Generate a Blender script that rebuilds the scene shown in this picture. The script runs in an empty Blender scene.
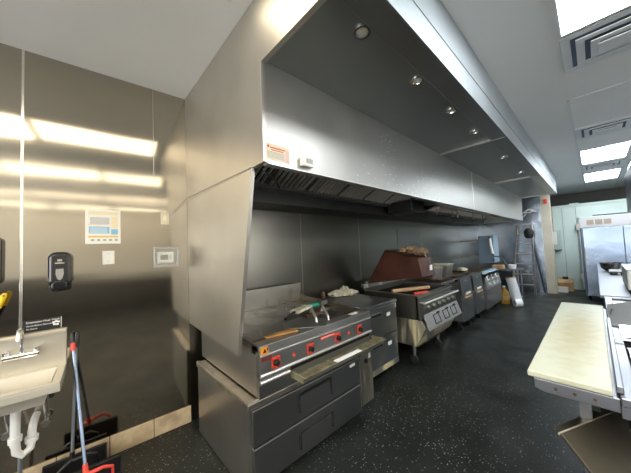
import bpy, bmesh, math, random
from mathutils import Vector, Matrix, Euler
random.seed(7)
sc = bpy.context.scene
C = sc.collection
PI = math.pi
# ------------------------------------------------------------------ materials
def mat(name, col, rough=.5, metal=0., emit=None, estr=0., spec=.5, trans=0., coat=0.):
    m = bpy.data.materials.new(name); m.use_nodes = True
    b = m.node_tree.nodes['Principled BSDF']
    b.inputs['Base Color'].default_value = (*col, 1)
    b.inputs['Roughness'].default_value = rough
    b.inputs['Metallic'].default_value = metal
    b.inputs['Specular IOR Level'].default_value = spec
    b.inputs['Transmission Weight'].default_value = trans
    b.inputs['Coat Weight'].default_value = coat
    if emit:
        b.inputs['Emission Color'].default_value = (*emit, 1)
        b.inputs['Emission Strength'].default_value = estr
    return m
def nodes(m): return m.node_tree.nodes, m.node_tree.links, m.node_tree.nodes['Principled BSDF']
def steel(name, col, rough, wav=.02, scale=(1, 1, 1), grain=.06, aniso=0., spots=None, stain=None, wscale=2.2, metal=1.0):
    """brushed stainless: slight waviness, uneven polish, optional spots and grease stains"""
    m = mat(name, col, rough, metal)
    N, L, b = nodes(m)
    g = N.new('ShaderNodeNewGeometry')
    mp = N.new('ShaderNodeMapping'); mp.inputs['Scale'].default_value = scale
    L.new(g.outputs['Position'], mp.inputs['Vector'])
    n1 = N.new('ShaderNodeTexNoise'); n1.inputs['Scale'].default_value = wscale; n1.inputs['Detail'].default_value = 2
    L.new(mp.outputs[0], n1.inputs['Vector'])
    n2 = N.new('ShaderNodeTexNoise'); n2.inputs['Scale'].default_value = 2.4; n2.inputs['Detail'].default_value = 3
    n2.inputs['Roughness'].default_value = .5
    L.new(mp.outputs[0], n2.inputs['Vector'])
    r = N.new('ShaderNodeMapRange'); r.inputs['To Min'].default_value = max(.02, rough-grain*.7); r.inputs['To Max'].default_value = rough+grain*.7
    r.inputs['From Min'].default_value = .3; r.inputs['From Max'].default_value = .7
    L.new(n2.outputs['Fac'], r.inputs['Value']); L.new(r.outputs[0], b.inputs['Roughness'])
    bu = N.new('ShaderNodeBump'); bu.inputs['Strength'].default_value = 1; bu.inputs['Distance'].default_value = wav
    L.new(n1.outputs['Fac'], bu.inputs['Height']); L.new(bu.outputs[0], b.inputs['Normal'])
    c = N.new('ShaderNodeMapRange'); c.inputs['From Min'].default_value = .3; c.inputs['From Max'].default_value = .7
    c.inputs['To Min'].default_value = .92; c.inputs['To Max'].default_value = 1.05
    L.new(n2.outputs['Fac'], c.inputs['Value'])
    mx = N.new('ShaderNodeMix'); mx.data_type = 'RGBA'; mx.blend_type = 'MULTIPLY'; mx.inputs['Factor'].default_value = 1
    mx.inputs['A'].default_value = (*col, 1); L.new(c.outputs[0], mx.inputs['B'])
    out = mx.outputs['Result']
    if stain:
        n3 = N.new('ShaderNodeTexNoise'); n3.inputs['Scale'].default_value = stain[1]; n3.inputs['Detail'].default_value = 5
        L.new(mp.outputs[0], n3.inputs['Vector'])
        s = N.new('ShaderNodeMapRange'); s.inputs['From Min'].default_value = stain[2]; s.inputs['From Max'].default_value = stain[2]+.18
        L.new(n3.outputs['Fac'], s.inputs['Value'])
        m2 = N.new('ShaderNodeMix'); m2.data_type = 'RGBA'; L.new(s.outputs[0], m2.inputs['Factor'])
        L.new(out, m2.inputs['A']); m2.inputs['B'].default_value = (*stain[0], 1); out = m2.outputs['Result']
        if len(stain) > 3:
            ms = N.new('ShaderNodeMapRange'); ms.inputs['To Min'].default_value = metal; ms.inputs['To Max'].default_value = stain[3]
            L.new(s.outputs[0], ms.inputs['Value']); L.new(ms.outputs[0], b.inputs['Metallic'])
    if spots:
        v = N.new('ShaderNodeTexVoronoi'); v.inputs['Scale'].default_value = spots; L.new(g.outputs['Position'], v.inputs['Vector'])
        s = N.new('ShaderNodeMapRange'); s.inputs['From Min'].default_value = .12; s.inputs['From Max'].default_value = .2
        s.inputs['To Min'].default_value = 1; s.inputs['To Max'].default_value = 0; L.new(v.outputs['Distance'], s.inputs['Value'])
        n4 = N.new('ShaderNodeTexNoise'); n4.inputs['Scale'].default_value = 2.1; L.new(g.outputs['Position'], n4.inputs['Vector'])
        k = N.new('ShaderNodeMapRange'); k.inputs['From Min'].default_value = .56; k.inputs['From Max'].default_value = .6; L.new(n4.outputs['Fac'], k.inputs['Value'])
        q = N.new('ShaderNodeMath'); q.operation = 'MULTIPLY'; L.new(s.outputs[0], q.inputs[0]); L.new(k.outputs[0], q.inputs[1])
        m3 = N.new('ShaderNodeMix'); m3.data_type = 'RGBA'; L.new(q.outputs[0], m3.inputs['Factor']); L.new(out, m3.inputs['A'])
        m3.inputs['B'].default_value = (.85, .85, .82, 1); out = m3.outputs['Result']
    L.new(out, b.inputs['Base Color'])
    if aniso:
        b.inputs['Anisotropic'].default_value = aniso
        t = N.new('ShaderNodeTangent'); t.direction_type = 'RADIAL'; t.axis = 'Z'; L.new(t.outputs[0], b.inputs['Tangent'])
    return m
def varied(name, c1, c2, scale, rough=.6, bump=0., metal=0., detail=5, stretch=(1, 1, 1), lo=.35, hi=.65, spec=.5):
    m = mat(name, c1, rough, metal, spec=spec); N, L, b = nodes(m)
    g = N.new('ShaderNodeNewGeometry'); mp = N.new('ShaderNodeMapping'); mp.inputs['Scale'].default_value = stretch
    L.new(g.outputs['Position'], mp.inputs['Vector'])
    n = N.new('ShaderNodeTexNoise'); n.inputs['Scale'].default_value = scale; n.inputs['Detail'].default_value = detail
    L.new(mp.outputs[0], n.inputs['Vector'])
    r = N.new('ShaderNodeMapRange'); r.inputs['From Min'].default_value = lo; r.inputs['From Max'].default_value = hi; L.new(n.outputs['Fac'], r.inputs['Value'])
    mx = N.new('ShaderNodeMix'); mx.data_type = 'RGBA'; L.new(r.outputs[0], mx.inputs['Factor'])
    mx.inputs['A'].default_value = (*c1, 1); mx.inputs['B'].default_value = (*c2, 1); L.new(mx.outputs['Result'], b.inputs['Base Color'])
    if bump:
        bu = N.new('ShaderNodeBump'); bu.inputs['Distance'].default_value = bump; L.new(n.outputs['Fac'], bu.inputs['Height']); L.new(bu.outputs[0], b.inputs['Normal'])
    return m
M = {}
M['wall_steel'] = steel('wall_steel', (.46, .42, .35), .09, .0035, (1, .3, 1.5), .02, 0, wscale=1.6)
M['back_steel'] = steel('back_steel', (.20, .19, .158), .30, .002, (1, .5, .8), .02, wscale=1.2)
M['end_steel'] = steel('end_steel', (.50, .58, .68), .22, .012, (1, 1, 1), .08, wscale=2.6)
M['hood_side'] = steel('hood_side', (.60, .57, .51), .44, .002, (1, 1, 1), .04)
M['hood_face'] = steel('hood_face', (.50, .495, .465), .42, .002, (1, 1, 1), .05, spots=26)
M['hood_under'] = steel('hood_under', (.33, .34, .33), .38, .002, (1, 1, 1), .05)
M['hood_outer'] = steel('hood_outer', (.36, .40, .42), .58, .003, (1, 1, 1), .05, metal=.8)
M['plenum'] = steel('plenum_dark', (.10, .10, .095), .45, .001)
M['bowl'] = mat('dark_steel_bowl', (.20, .19, .18), .25, .9)
M['panel_grey'] = mat('panel_grey', (.42, .42, .41), .42, .6)
M['filter'] = steel('filter', (.92, .90, .85), .5, .001)
M['steel'] = steel('steel', (.54, .53, .50), .36, .0)
M['steel_bright'] = mat('steel_bright', (.70, .69, .66), .36, .85)
M['steel_dull'] = steel('steel_dull', (.36, .36, .345), .38, .002)
M['drawer'] = steel('drawer_steel', (.30, .305, .30), .36, .001, grain=.04)
M['counter_top'] = steel('counter_top', (.60, .56, .50), .36, .002, stain=((.38, .33, .26), 5, .5))
M['fridge_grey'] = steel('fridge_grey', (.27, .28, .28), .38, .001, stain=((.32, .30, .25), 4, .55, .6))
M['grid_plate'] = steel('grid_plate', (.22, .20, .17), .30, .001, stain=((.06, .045, .03), 4, .5, .3), grain=.1)
M['grid_splash'] = steel('grid_splash', (.42, .39, .33), .34, .001, stain=((.16, .10, .05), 4, .52, .4))
M['grease'] = varied('grease_pan', (.36, .33, .20), (.16, .14, .08), 14, .35, metal=.5)
M['stained_side'] = steel('stained_side', (.55, .52, .43), .45, .001, (6, 1.5, .5), stain=((.72, .62, .34), 4, .47, .0))
M['char_side'] = steel('char_side', (.22, .21, .18), .42, .001)
M['stained_panel'] = steel('stained_panel', (.32, .30, .25), .45, .001, (1, 6, .6), stain=((.20, .15, .08), 5, .52, .2))
M['lid_brown'] = varied('lid_brown', (.055, .016, .010), (.10, .035, .02), 3.5, .45, detail=7, metal=.2)
M['burnt'] = varied('burnt_steel', (.16, .09, .05), (.05, .03, .02), 9, .5, metal=.5)
M['black'] = mat('black_plastic', (.012, .012, .013), .28)
M['black_matte'] = mat('black_matte', (.015, .015, .015), .7)
M['gloss_black'] = mat('gloss_black', (.008, .008, .01), .12, coat=.5)
M['void'] = mat('dark_void', (.01, .01, .01), .9)
M['red'] = mat('red_bezel', (.72, .06, .03), .4)
M['red_plastic'] = mat('red_plastic', (.75, .07, .05), .35)
M['orange'] = mat('orange_label', (.80, .30, .02), .5)
M['white'] = mat('white_plastic', (.78, .77, .72), .4)
M['paper'] = mat('paper', (.80, .79, .73), .7)
M['label'] = mat('white_label', (.82, .82, .80), .6)
M['beige'] = mat('beige_plastic', (.66, .60, .46), .45)
M['lcd'] = mat('lcd', (.16, .19, .13), .25)
M['clear'] = mat('clear_guard', (.75, .78, .78), .08)
nodes(M['clear'])[2].inputs['Alpha'].default_value = .12
M['yellow'] = mat('yellow_grip', (.90, .62, .02), .4)
M['green'] = mat('green_tape', (.02, .30, .20), .5)
M['chrome'] = mat('chrome', (.85, .85, .86), .10, 1.)
M['blue_rod'] = mat('blue_grey_rod', (.28, .36, .50), .25, .7)
M['grey_rod'] = mat('grey_rod', (.25, .27, .30), .35, .6)
M['pvc'] = mat('white_pvc', (.80, .80, .78), .35)
M['sink'] = steel('sink_steel', (.70, .66, .56), .34, .001, grain=.04, metal=.55)
M['cloth'] = varied('cream_cloth', (.85, .80, .62), (.45, .42, .30), 18, .9, .01)
M['cloth_blk'] = varied('dirty_rag', (.15, .09, .05), (.36, .24, .13), 22, .9, .01)
M['wood'] = varied('wood_handle', (.62, .42, .23), (.50, .32, .16), 8, .5, stretch=(1, 1, 5))
M['wood_strip'] = varied('wooden_strip', (.46, .24, .07), (.24, .12, .04), 8, .5)
M['cardboard'] = varied('cardboard', (.62, .40, .20), (.50, .31, .15), 6, .8)
M['carton_white'] = mat('white_carton', (.78, .76, .72), .7)
M['cooler'] = varied('cooler_panel', (.48, .57, .53), (.53, .62, .58), 1.5, .5)
M['cooler_trim'] = mat('cooler_trim', (.48, .57, .52), .5)
M['pillar'] = varied('pillar_paint', (.66, .62, .50), (.58, .53, .42), 2.5, .5)
M['gasket'] = mat('door_gasket', (.20, .21, .21), .6)
M['fridge_blue'] = steel('reach_in_steel', (.25, .31, .40), .24, .006, wscale=3)
M['table_steel'] = steel('table_steel', (.30, .31, .34), .36, .001)
M['bin_steel'] = varied('bin_lid_steel', (.13, .115, .085), (.18, .165, .125), 3, .36, metal=.85)
M['box_grey'] = mat('grey_enamel', (.55, .58, .55), .4, .2)
M['elec'] = mat('elec_box', (.42, .50, .48), .45, .3)
M['tile_base'] = varied('base_tile', (.72, .58, .38), (.42, .32, .20), 7, .38, stretch=(1, 1, 1), detail=7)
M['grout'] = mat('grout', (.12, .10, .08), .8)
M['oil'] = mat('yellow_oil', (.70, .42, .06), .2, trans=.3)
M['dark_blue'] = mat('dark_blue_grey', (.07, .09, .13), .35, .5)
M['vent_white'] = mat('vent_white', (.70, .72, .74), .4)
M['vent_dark'] = mat('vent_gap_shade', (.12, .18, .30), .6)
M['trim_bright'] = mat('panel_trim', (.85, .82, .76), .22, 1.)
M['lamp_glass'] = mat('hood_lamp_glass', (.75, .72, .62), .15)
# text/print materials
M['ink_black'] = mat('print_black', (.01, .01, .01), .5)
M['ink_white'] = mat('print_white', (.85, .85, .85), .5)
M['ink_red'] = mat('print_red', (.55, .08, .06), .5)
M['ink_blue'] = mat('print_blue', (.25, .50, .68), .5)
M['ink_amber'] = mat('print_amber', (.78, .52, .12), .5)
M['ink_cream'] = mat('print_cream', (.80, .70, .48), .5)
M['ink_grey'] = mat('print_grey', (.36, .37, .36), .5)
M['ink_pink'] = mat('print_pink', (.72, .48, .44), .5)
# floor: dark rubber-flecked sheet
def floor_mat():
    m = mat('floor_speckled', (.02, .022, .022), .38, spec=.32); N, L, b = nodes(m)
    g = N.new('ShaderNodeNewGeometry')
    v = N.new('ShaderNodeTexVoronoi'); v.inputs['Scale'].default_value = 60; L.new(g.outputs['Position'], v.inputs['Vector'])
    sep = N.new('ShaderNodeSeparateColor'); L.new(v.outputs['Color'], sep.inputs[0])
    th = N.new('ShaderNodeMapRange'); th.inputs['From Min'].default_value = .66; th.inputs['From Max'].default_value = .9; L.new(sep.outputs[0], th.inputs['Value'])
    d = N.new('ShaderNodeMapRange'); d.inputs['From Min'].default_value = .18; d.inputs['From Max'].default_value = .34; d.inputs['To Min'].default_value = 1; d.inputs['To Max'].default_value = 0
    L.new(v.outputs['Distance'], d.inputs['Value'])
    q = N.new('ShaderNodeMath'); q.operation = 'MULTIPLY'; L.new(th.outputs[0], q.inputs[0]); L.new(d.outputs[0], q.inputs[1])
    n = N.new('ShaderNodeTexNoise'); n.inputs['Scale'].default_value = 2.3; n.inputs['Detail'].default_value = 8; L.new(g.outputs['Position'], n.inputs['Vector'])
    r = N.new('ShaderNodeMapRange'); r.inputs['From Min'].default_value = .35; r.inputs['From Max'].default_value = .65; L.new(n.outputs['Fac'], r.inputs['Value'])
    mx = N.new('ShaderNodeMix'); mx.data_type = 'RGBA'; L.new(r.outputs[0], mx.inputs['Factor'])
    mx.inputs['A'].default_value = (.011, .013, .012, 1); mx.inputs['B'].default_value = (.022, .025, .022, 1)
    m2 = N.new('ShaderNodeMix'); m2.data_type = 'RGBA'; L.new(q.outputs[0], m2.inputs['Factor']); L.new(mx.outputs['Result'], m2.inputs['A'])
    m2.inputs['B'].default_value = (.26, .27, .24, 1); L.new(m2.outputs['Result'], b.inputs['Base Color'])
    rr = N.new('ShaderNodeMapRange'); rr.inputs['From Min'].default_value = .35; rr.inputs['From Max'].default_value = .65
    rr.inputs['To Min'].default_value = .30; rr.inputs['To Max'].default_value = .52; L.new(n.outputs['Fac'], rr.inputs['Value']); L.new(rr.outputs[0], b.inputs['Roughness'])
    n5 = N.new('ShaderNodeTexNoise'); n5.inputs['Scale'].default_value = 90; L.new(g.outputs['Position'], n5.inputs['Vector'])
    bu = N.new('ShaderNodeBump'); bu.inputs['Distance'].default_value = .002; L.new(n5.outputs['Fac'], bu.inputs['Height']); L.new(bu.outputs[0], b.inputs['Normal'])
    return m
M['floor'] = floor_mat()
M['ceiling'] = varied('ceiling_panel', (.78, .79, .78), (.82, .83, .82), 1.2, .45)
def board_mat():
    m = mat('cutting_board_plastic', (.74, .74, .60), .42); N, L, b = nodes(m)
    g = N.new('ShaderNodeNewGeometry')
    s = N.new('ShaderNodeVectorMath'); s.operation = 'SUBTRACT'; L.new(g.outputs['Position'], s.inputs[0]); s.inputs[1].default_value = (-.105, 2.45, .93)
    k = N.new('ShaderNodeVectorMath'); k.operation = 'MULTIPLY'; L.new(s.outputs[0], k.inputs[0]); k.inputs[1].default_value = (8.5, 1.25, 0)
    ln = N.new('ShaderNodeVectorMath'); ln.operation = 'LENGTH'; L.new(k.outputs[0], ln.inputs[0])
    n = N.new('ShaderNodeTexNoise'); n.inputs['Scale'].default_value = 14; n.inputs['Detail'].default_value = 6; L.new(g.outputs['Position'], n.inputs['Vector'])
    a = N.new('ShaderNodeMath'); a.operation = 'ADD'; L.new(ln.outputs['Value'], a.inputs[0]); L.new(n.outputs['Fac'], a.inputs[1])
    r = N.new('ShaderNodeMapRange'); r.inputs['From Min'].default_value = .8; r.inputs['From Max'].default_value = 1.7; r.inputs['To Min'].default_value = 1; r.inputs['To Max'].default_value = 0
    L.new(a.outputs[0], r.inputs['Value'])
    mx = N.new('ShaderNodeMix'); mx.data_type = 'RGBA'; L.new(r.outputs[0], mx.inputs['Factor'])
    mx.inputs['A'].default_value = (.58, .60, .47, 1); mx.inputs['B'].default_value = (.42, .38, .21, 1); L.new(mx.outputs['Result'], b.inputs['Base Color'])
    return m
M['board'] = board_mat()
# ------------------------------------------------------------------ mesh kit
class MB:
    def __init__(s): s.bm = bmesh.new()
    def add(s, vs, fs):
        v = [s.bm.verts.new(p) for p in vs]
        for f in fs:
            try: s.bm.faces.new([v[i] for i in f])
            except ValueError: pass
        return v
    def box(s, x0, x1, y0, y1, z0, z1, mtx=None):
        vs = [Vector(p) for p in ((x0,y0,z0),(x1,y0,z0),(x1,y1,z0),(x0,y1,z0),(x0,y0,z1),(x1,y0,z1),(x1,y1,z1),(x0,y1,z1))]
        if mtx: vs = [mtx @ v for v in vs]
        s.add(vs, [(3,2,1,0),(4,5,6,7),(0,1,5,4),(1,2,6,5),(2,3,7,6),(3,0,4,7)]); return s
    def prism(s, pts, y0, y1, axis='y', mtx=None):
        """extrude a 2-D outline: axis y -> pts are (x,z); axis x -> (y,z); axis z -> (x,y)"""
        f = {'y': lambda a, b, t: (a, t, b), 'x': lambda a, b, t: (t, a, b), 'z': lambda a, b, t: (a, b, t)}[axis]
        n = len(pts); vs = [Vector(f(a, b, y0)) for a, b in pts]+[Vector(f(a, b, y1)) for a, b in pts]
        if mtx: vs = [mtx @ v for v in vs]
        s.add(vs, [tuple(range(n)), tuple(range(2*n-1, n-1, -1))]+[(i, i+n, (i+1) % n+n, (i+1) % n) for i in range(n)]); return s
    def tube(s, pts, r, n=10, caps=True):
        pts = [Vector(p) for p in pts]; rs = r if isinstance(r, (list, tuple)) else [r]*len(pts)
        rings = []; up = None
        for i, p in enumerate(pts):
            d = ((pts[i+1]-p) if i == 0 else (p-pts[i-1]) if i == len(pts)-1 else (pts[i+1]-pts[i-1])).normalized()
            if up is None: up = d.orthogonal().normalized()
            up = (up - d*up.dot(d)).normalized(); sd = d.cross(up)
            rings.append([s.bm.verts.new(p+(up*math.cos(2*PI*k/n)+sd*math.sin(2*PI*k/n))*rs[i]) for k in range(n)])
        for a, b in zip(rings, rings[1:]):
            for k in range(n): s.bm.faces.new((a[k], a[(k+1) % n], b[(k+1) % n], b[k]))
        if caps: s.bm.faces.new(rings[0][::-1]); s.bm.faces.new(rings[-1])
        return s
    def lathe(s, c, prof, n=24, mtx=None):
        """profile (r,z) about the vertical axis at c"""
        rings = []
        for r, z in prof:
            ring = []
            for k in range(n):
                v = Vector((r*math.cos(2*PI*k/n), r*math.sin(2*PI*k/n), z))
                if mtx: v = mtx @ v
                ring.append(s.bm.verts.new(Vector(c)+v))
            rings.append(ring)
        for a, b in zip(rings, rings[1:]):
            for k in range(n): s.bm.faces.new((a[k], a[(k+1) % n], b[(k+1) % n], b[k]))
        s.bm.faces.new(rings[0][::-1]); s.bm.faces.new(rings[-1]); return s
    def quad(s, a, b, c, d, t, nrm=None):
        """thick plate with corners a b c d"""
        a, b, c, d = map(Vector, (a, b, c, d)); n = (b-a).cross(d-a).normalized() if nrm is None else Vector(nrm)
        o = n*t; s.add([a, b, c, d, a-o, b-o, c-o, d-o], [(0,1,2,3),(7,6,5,4),(0,4,5,1),(1,5,6,2),(2,6,7,3),(3,7,4,0)]); return s
rootloc = {}
def obj(name, mb, m, parent=None, bevel=0., smooth=False, base=None, kids=False):
    bm = mb.bm; bmesh.ops.recalc_face_normals(bm, faces=bm.faces)
    if parent is None:
        if base is None:
            xs = [v.co.x for v in bm.verts]; ys = [v.co.y for v in bm.verts]; zs = [v.co.z for v in bm.verts]
            base = Vector(((min(xs)+max(xs))/2, (min(ys)+max(ys))/2, min(zs)))
        off = Vector(base)
    else: off = rootloc[parent.name]
    for v in bm.verts: v.co -= off
    me = bpy.data.meshes.new(name); bm.to_mesh(me); bm.free()
    if smooth:
        for p in me.polygons: p.use_smooth = True
    me.materials.append(M[m] if isinstance(m, str) else m)
    o = bpy.data.objects.new(name, me); C.objects.link(o)
    if parent is None: o.location = off; rootloc[o.name] = off
    else: o.parent = parent; rootloc[o.name] = off
    if bevel:
        b = o.modifiers.new('bevel', 'BEVEL'); b.width = bevel; b.segments = 2; b.limit_method = 'ANGLE'; b.angle_limit = .6
    if smooth:
        try:
            me.set_sharp_from_angle(angle=.7)
        except Exception: pass
    return o
def tag(o, label=None, cat=None, group=None, kind=None):
    if label: o['label'] = label
    if cat: o['category'] = cat
    if group: o['group'] = group
    if kind: o['kind'] = kind
    return o
def thing(name, loc, label, cat, group=None):
    o = bpy.data.objects.new(name, None); C.objects.link(o); o.location = loc; o.empty_display_size = .1
    rootloc[o.name] = Vector(loc); return tag(o, label, cat, group)
def struct(name, mb, m, **k):
    o = obj(name, mb, m, **k); o['kind'] = 'structure'; return o
def dup(root, loc, label=None, group=None, rz=None):
    r = root.copy(); C.objects.link(r); r.location = loc
    if rz is not None: r.rotation_euler = (0, 0, rz)
    if label: r['label'] = label
    if group: r['group'] = group
    for ch in list(root.children):
        c = ch.copy(); C.objects.link(c); c.parent = r
        for g in list(ch.children):
            d = g.copy(); C.objects.link(d); d.parent = c
    return r
def text_mb(body, size, mtx, depth=.0006, align='LEFT'):
    cu = bpy.data.curves.new('tmp_text', 'FONT'); cu.body = body; cu.size = size; cu.extrude = depth; cu.align_x = align
    to = bpy.data.objects.new('tmp_text', cu); C.objects.link(to)
    bpy.context.view_layer.update()
    me = bpy.data.meshes.new_from_object(to.evaluated_get(bpy.context.evaluated_depsgraph_get()))
    mb = MB(); mb.bm.from_mesh(me)
    for v in mb.bm.verts: v.co = mtx @ v.co
    bpy.data.objects.remove(to); bpy.data.curves.remove(cu); bpy.data.meshes.remove(me)
    return mb
# frame of text/prints on a surface facing +X : text runs along +Y, up +Z
def face_x(x, y, z): return Matrix(((0,0,1,x),(1,0,0,y),(0,1,0,z),(0,0,0,1)))

# ------------------------------------------------------------------ room
CZ = 3.07; WX = -2.65; Y0 = .79; LA = .0556
du = Vector((math.sin(LA), math.cos(LA), 0)); dn = Vector((math.cos(LA), -math.sin(LA), 0))
P0 = Vector((WX, Y0, 0))
LW = Matrix(((dn.x, du.x, 0, P0.x), (dn.y, du.y, 0, P0.y), (0, 0, 1, 0), (0, 0, 0, 1)))   # local: x off the wall, y along it, z up
LWt = LW @ Matrix(((0,0,1,0),(1,0,0,0),(0,1,0,0),(0,0,0,1)))       # text plane on the wall
def W(o, s, z): return LW @ Vector((o, s, z))
YB, YF, XR = -4.2, 12.6, 5.2
struct('floor', MB().box(-3.2, XR, YB, YF, -.1, 0), 'floor')
struct('ceiling', MB().box(-3.2, XR, YB, YF, CZ, CZ+.1), 'ceiling')
mb = MB(); mb.box(-.12, 0, -5.1, 0, 0, CZ, LW)
struct('wall_left', mb, 'wall_steel')
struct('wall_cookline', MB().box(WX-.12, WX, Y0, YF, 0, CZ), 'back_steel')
struct('wall_far', MB().box(-3.2, XR, YF, YF+.1, 0, CZ), mat('far_wall_dark', (.10, .10, .09), .7))
M['paint'] = varied('white_wall_paint', (.72, .70, .64), (.76, .74, .68), 2, .5)
mb = MB(); mb.box(-3.2, XR, YB-.1, YB, 0, .8).box(-3.2, XR, YB-.1, YB, 2.75, CZ)
for a, b in ((-3.2, -2.3), (.2, .6), (2.6, 3.0), (4.8, XR)): mb.box(a, b, YB-.1, YB, .8, 2.75)  # unseen window openings added so world light brightens the ceiling
struct('wall_rear', mb, 'paint')
mb = MB(); mb.box(XR, XR+.1, YB, YF, 0, .8).box(XR, XR+.1, YB, YF, 2.75, CZ)
for a, b in ((YB, 3.4), (6.0, YF)): mb.box(XR, XR+.1, a, b, .8, 2.75)  # one more added opening, out of view, for fill daylight
struct('wall_right', mb, 'paint')
struct('trim_13', MB().box(XR-.02, XR, YB, YF, 0, .9), mat('dark_reflect_band', (.05, .048, .045), .6))  # unseen dark band added so the steel wall reflects darker low down
PX = -.985
struct('wall_partition', MB().box(WX, PX, 9.9, 10.0, 0, CZ), 'end_steel')
struct('trim_1', MB().box(PX-.02, -.80, 9.86, 10.04, 0, 2.86).box(PX-.02, -.80, 9.87, 10.03, 2.86, CZ), 'pillar', bevel=.004)
# tiled base
mb = MB()
for k in range(12):
    s1 = -k*.297-.0; s0 = s1-.291
    mb.box(0, .012, s0, s1, .003, .148, LW)
struct('baseboard_left', mb, 'tile_base', bevel=.003)
struct('trim_2', MB().box(0, .008, -3.6, 0, 0, .145, LW), 'grout')
# seam strips on the sink wall and behind the cook line
struct('trim_3', MB().box(0, .004, -1.072, -1.058, .15, CZ, LW), 'trim_bright', bevel=.001)
struct('trim_4', MB().box(0, .002, -.272, -.268, 2.2, CZ, LW), 'steel')
for i, y in enumerate((2.2, 3.45, 5.72, 8.1)):
    struct('trim_%d' % (5+i), MB().box(WX, WX+.003, y-.004, y+.004, 0, 2.03), 'steel_dull')
# ceiling grid seen near the fixtures
mb = MB(); mb.box(-.115, -.09, 4.0, 12.2, CZ-.006, CZ)
for y in (4.0, 5.15, 5.75, 7.8, 8.85): mb.box(-.115, 1.5, y, y+.02, CZ-.006, CZ)
mb.box(.52, .545, 4.0, 12.2, CZ-.006, CZ)
struct('trim_10', mb, 'vent_white')

# ------------------------------------------------------------------ ceiling lights
def light_panel(x0, x1, y0, y1, label, col, power, group='ceiling light panels', share=None):
    cx, cy = (x0+x1)/2, (y0+y1)/2
    t = thing('ceiling_light', (cx, cy, CZ), label, 'ceiling light', group)
    mb = MB(); e = .02
    for a in ((x0, x1, y0, y0+e), (x0, x1, y1-e, y1), (x0, x0+e, y0+e, y1-e), (x1-e, x1, y0+e, y1-e)): mb.box(a[0], a[1], a[2], a[3], CZ-.012, CZ)
    obj('light_frame', mb, 'vent_white', t)
    obj('diffuser', MB().box(x0+e, x1-e, y0+e, y1-e, CZ-.008, CZ-.002), mat('diffuser_glow', (.9, .9, .9), .5, emit=col, estr=power), t)
    return t
cool = (.86, .94, 1.0); neutral = (1, .96, .88); warm = (1, .87, .66)
light_panel(-.09, .52, 1.47, 2.69, 'large glowing ceiling panel nearest, cut off by the top edge', (.93, .97, 1), 17)
light_panel(-.09, .52, 6.53, 7.76, 'glowing ceiling panel between the two further air vents', cool, 17)
light_panel(-.09, .52, 8.98, 10.3, 'furthest glowing ceiling panel, in front of the walk-in cooler', cool, 14)
light_panel(.59, 1.2, 8.0, 9.25, 'glowing ceiling panel seen as a sliver above the dark cabinet', cool, 15)
# unseen panels set by the steel wall's bands; outer right row added as wash
for (x, y, c, p) in ((-1.1, .08, warm, 3.6), (-1.1, -1.17, warm, 9), (-1.1, -2.9, warm, 9), (.74, .60, warm, 3.6), (.74, -.63, warm, 4.2), (.74, -1.86, warm, 4.2), (2.75, -1.94, warm, 2.6), (2.75, -.71, warm, 2.6), (2.75, .52, warm, 2.6), (2.75, 1.75, warm, 2.6), (4.55, -1.9, warm, 4.6), (4.55, -.6, warm, 4.6), (4.55, .7, warm, 4.6), (4.55, 2.0, warm, 4.6), (2.6, 6.0, cool, 12), (2.6, 9.6, cool, 12)):
    light_panel(x-.305, x+.305, y-.61, y+.61, 'glowing ceiling panel out of view, placed for reflections in the steel wall', c, p, 'ceiling lights outside the picture')

# air vents
def vent(cx, y0, y1, label):
    hw = .305; t = thing('air_vent', (cx, (y0+y1)/2, CZ), label, 'air vent', 'ceiling air vents')
    cy = (y0+y1)/2; h = (y1-y0)/2
    def ring(a, b, z0, z1, mbx, w=.03):
        mbx.prism([(cx-a, cy-b), (cx+a, cy-b), (cx+a, cy+b), (cx-a, cy+b)], z0, z1, 'z')
    mb = MB()
    for a, b, w, z in ((hw, h, .058, .010), (hw-.085, h*.72, .050, .022), (hw-.165, h*.45, .05, .034)):
        for q in ((-a, a, -b, -b+w), (-a, a, b-w, b), (-a, -a+w, -b+w, b-w), (a-w, a, -b+w, b-w)):
            mb.box(cx+q[0], cx+q[1], cy+q[2], cy+q[3], CZ-z, CZ-z+.010)
    obj('louver_rings', mb, 'vent_white', t, bevel=.003)
    obj('gap_shade', MB().box(cx-hw+.01, cx+hw-.01, cy-h+.01, cy+h-.01, CZ-.004, CZ-.0005), 'vent_dark', t)  # dark blue sheet paints the shadow between the louver rings
    obj('centre_plate', MB().box(cx-.10, cx+.10, cy-h*.24, cy+h*.24, CZ-.044, CZ-.034), 'vent_white', t, bevel=.003)
    return t
vent(.215, 2.72, 3.32, 'large white louvred air vent beside the nearest light panel')
vent(.215, 5.18, 5.74, 'white louvred air vent in the middle of the ceiling row')
vent(.215, 8.0, 8.55, 'thin-looking air vent between the two furthest light panels')

# ------------------------------------------------------------------ exhaust hood
HX, HO, Z1, Z2 = -1.256, -.565, 2.06, 2.65; HE = 8.72
H = thing('exhaust_hood', (-1.6, 4.7, Z1), 'long stainless exhaust hood hanging over the whole cook line', 'range hood')
# end panel: box outline plus tapered splash wing below
obj('end_panel', MB().prism([(WX+.002, Z1), (HX, Z1), (HX, Z2), (HO, Z2), (HO, CZ-.002), (WX+.002, CZ-.002)], Y0, Y0+.03), 'hood_side', H)
obj('end_flange', MB().prism([(WX+.002, 2.085), (WX+.002, 2.092), (-1.40, 2.066), (-1.40, 2.06)], Y0-.004, Y0), 'steel_dull', H)
obj('side_splash', MB().prism([(WX+.002, .90), (-1.66, .862), (-1.40, 2.058), (WX+.002, 2.085)], Y0+.002, Y0+.022), 'hood_side', H)
obj('splash_edge', MB().prism([(-1.66, .862), (-1.652, .862), (-1.392, 2.058), (-1.40, 2.058)], Y0-.002, Y0+.023), 'hood_side', H)
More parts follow.
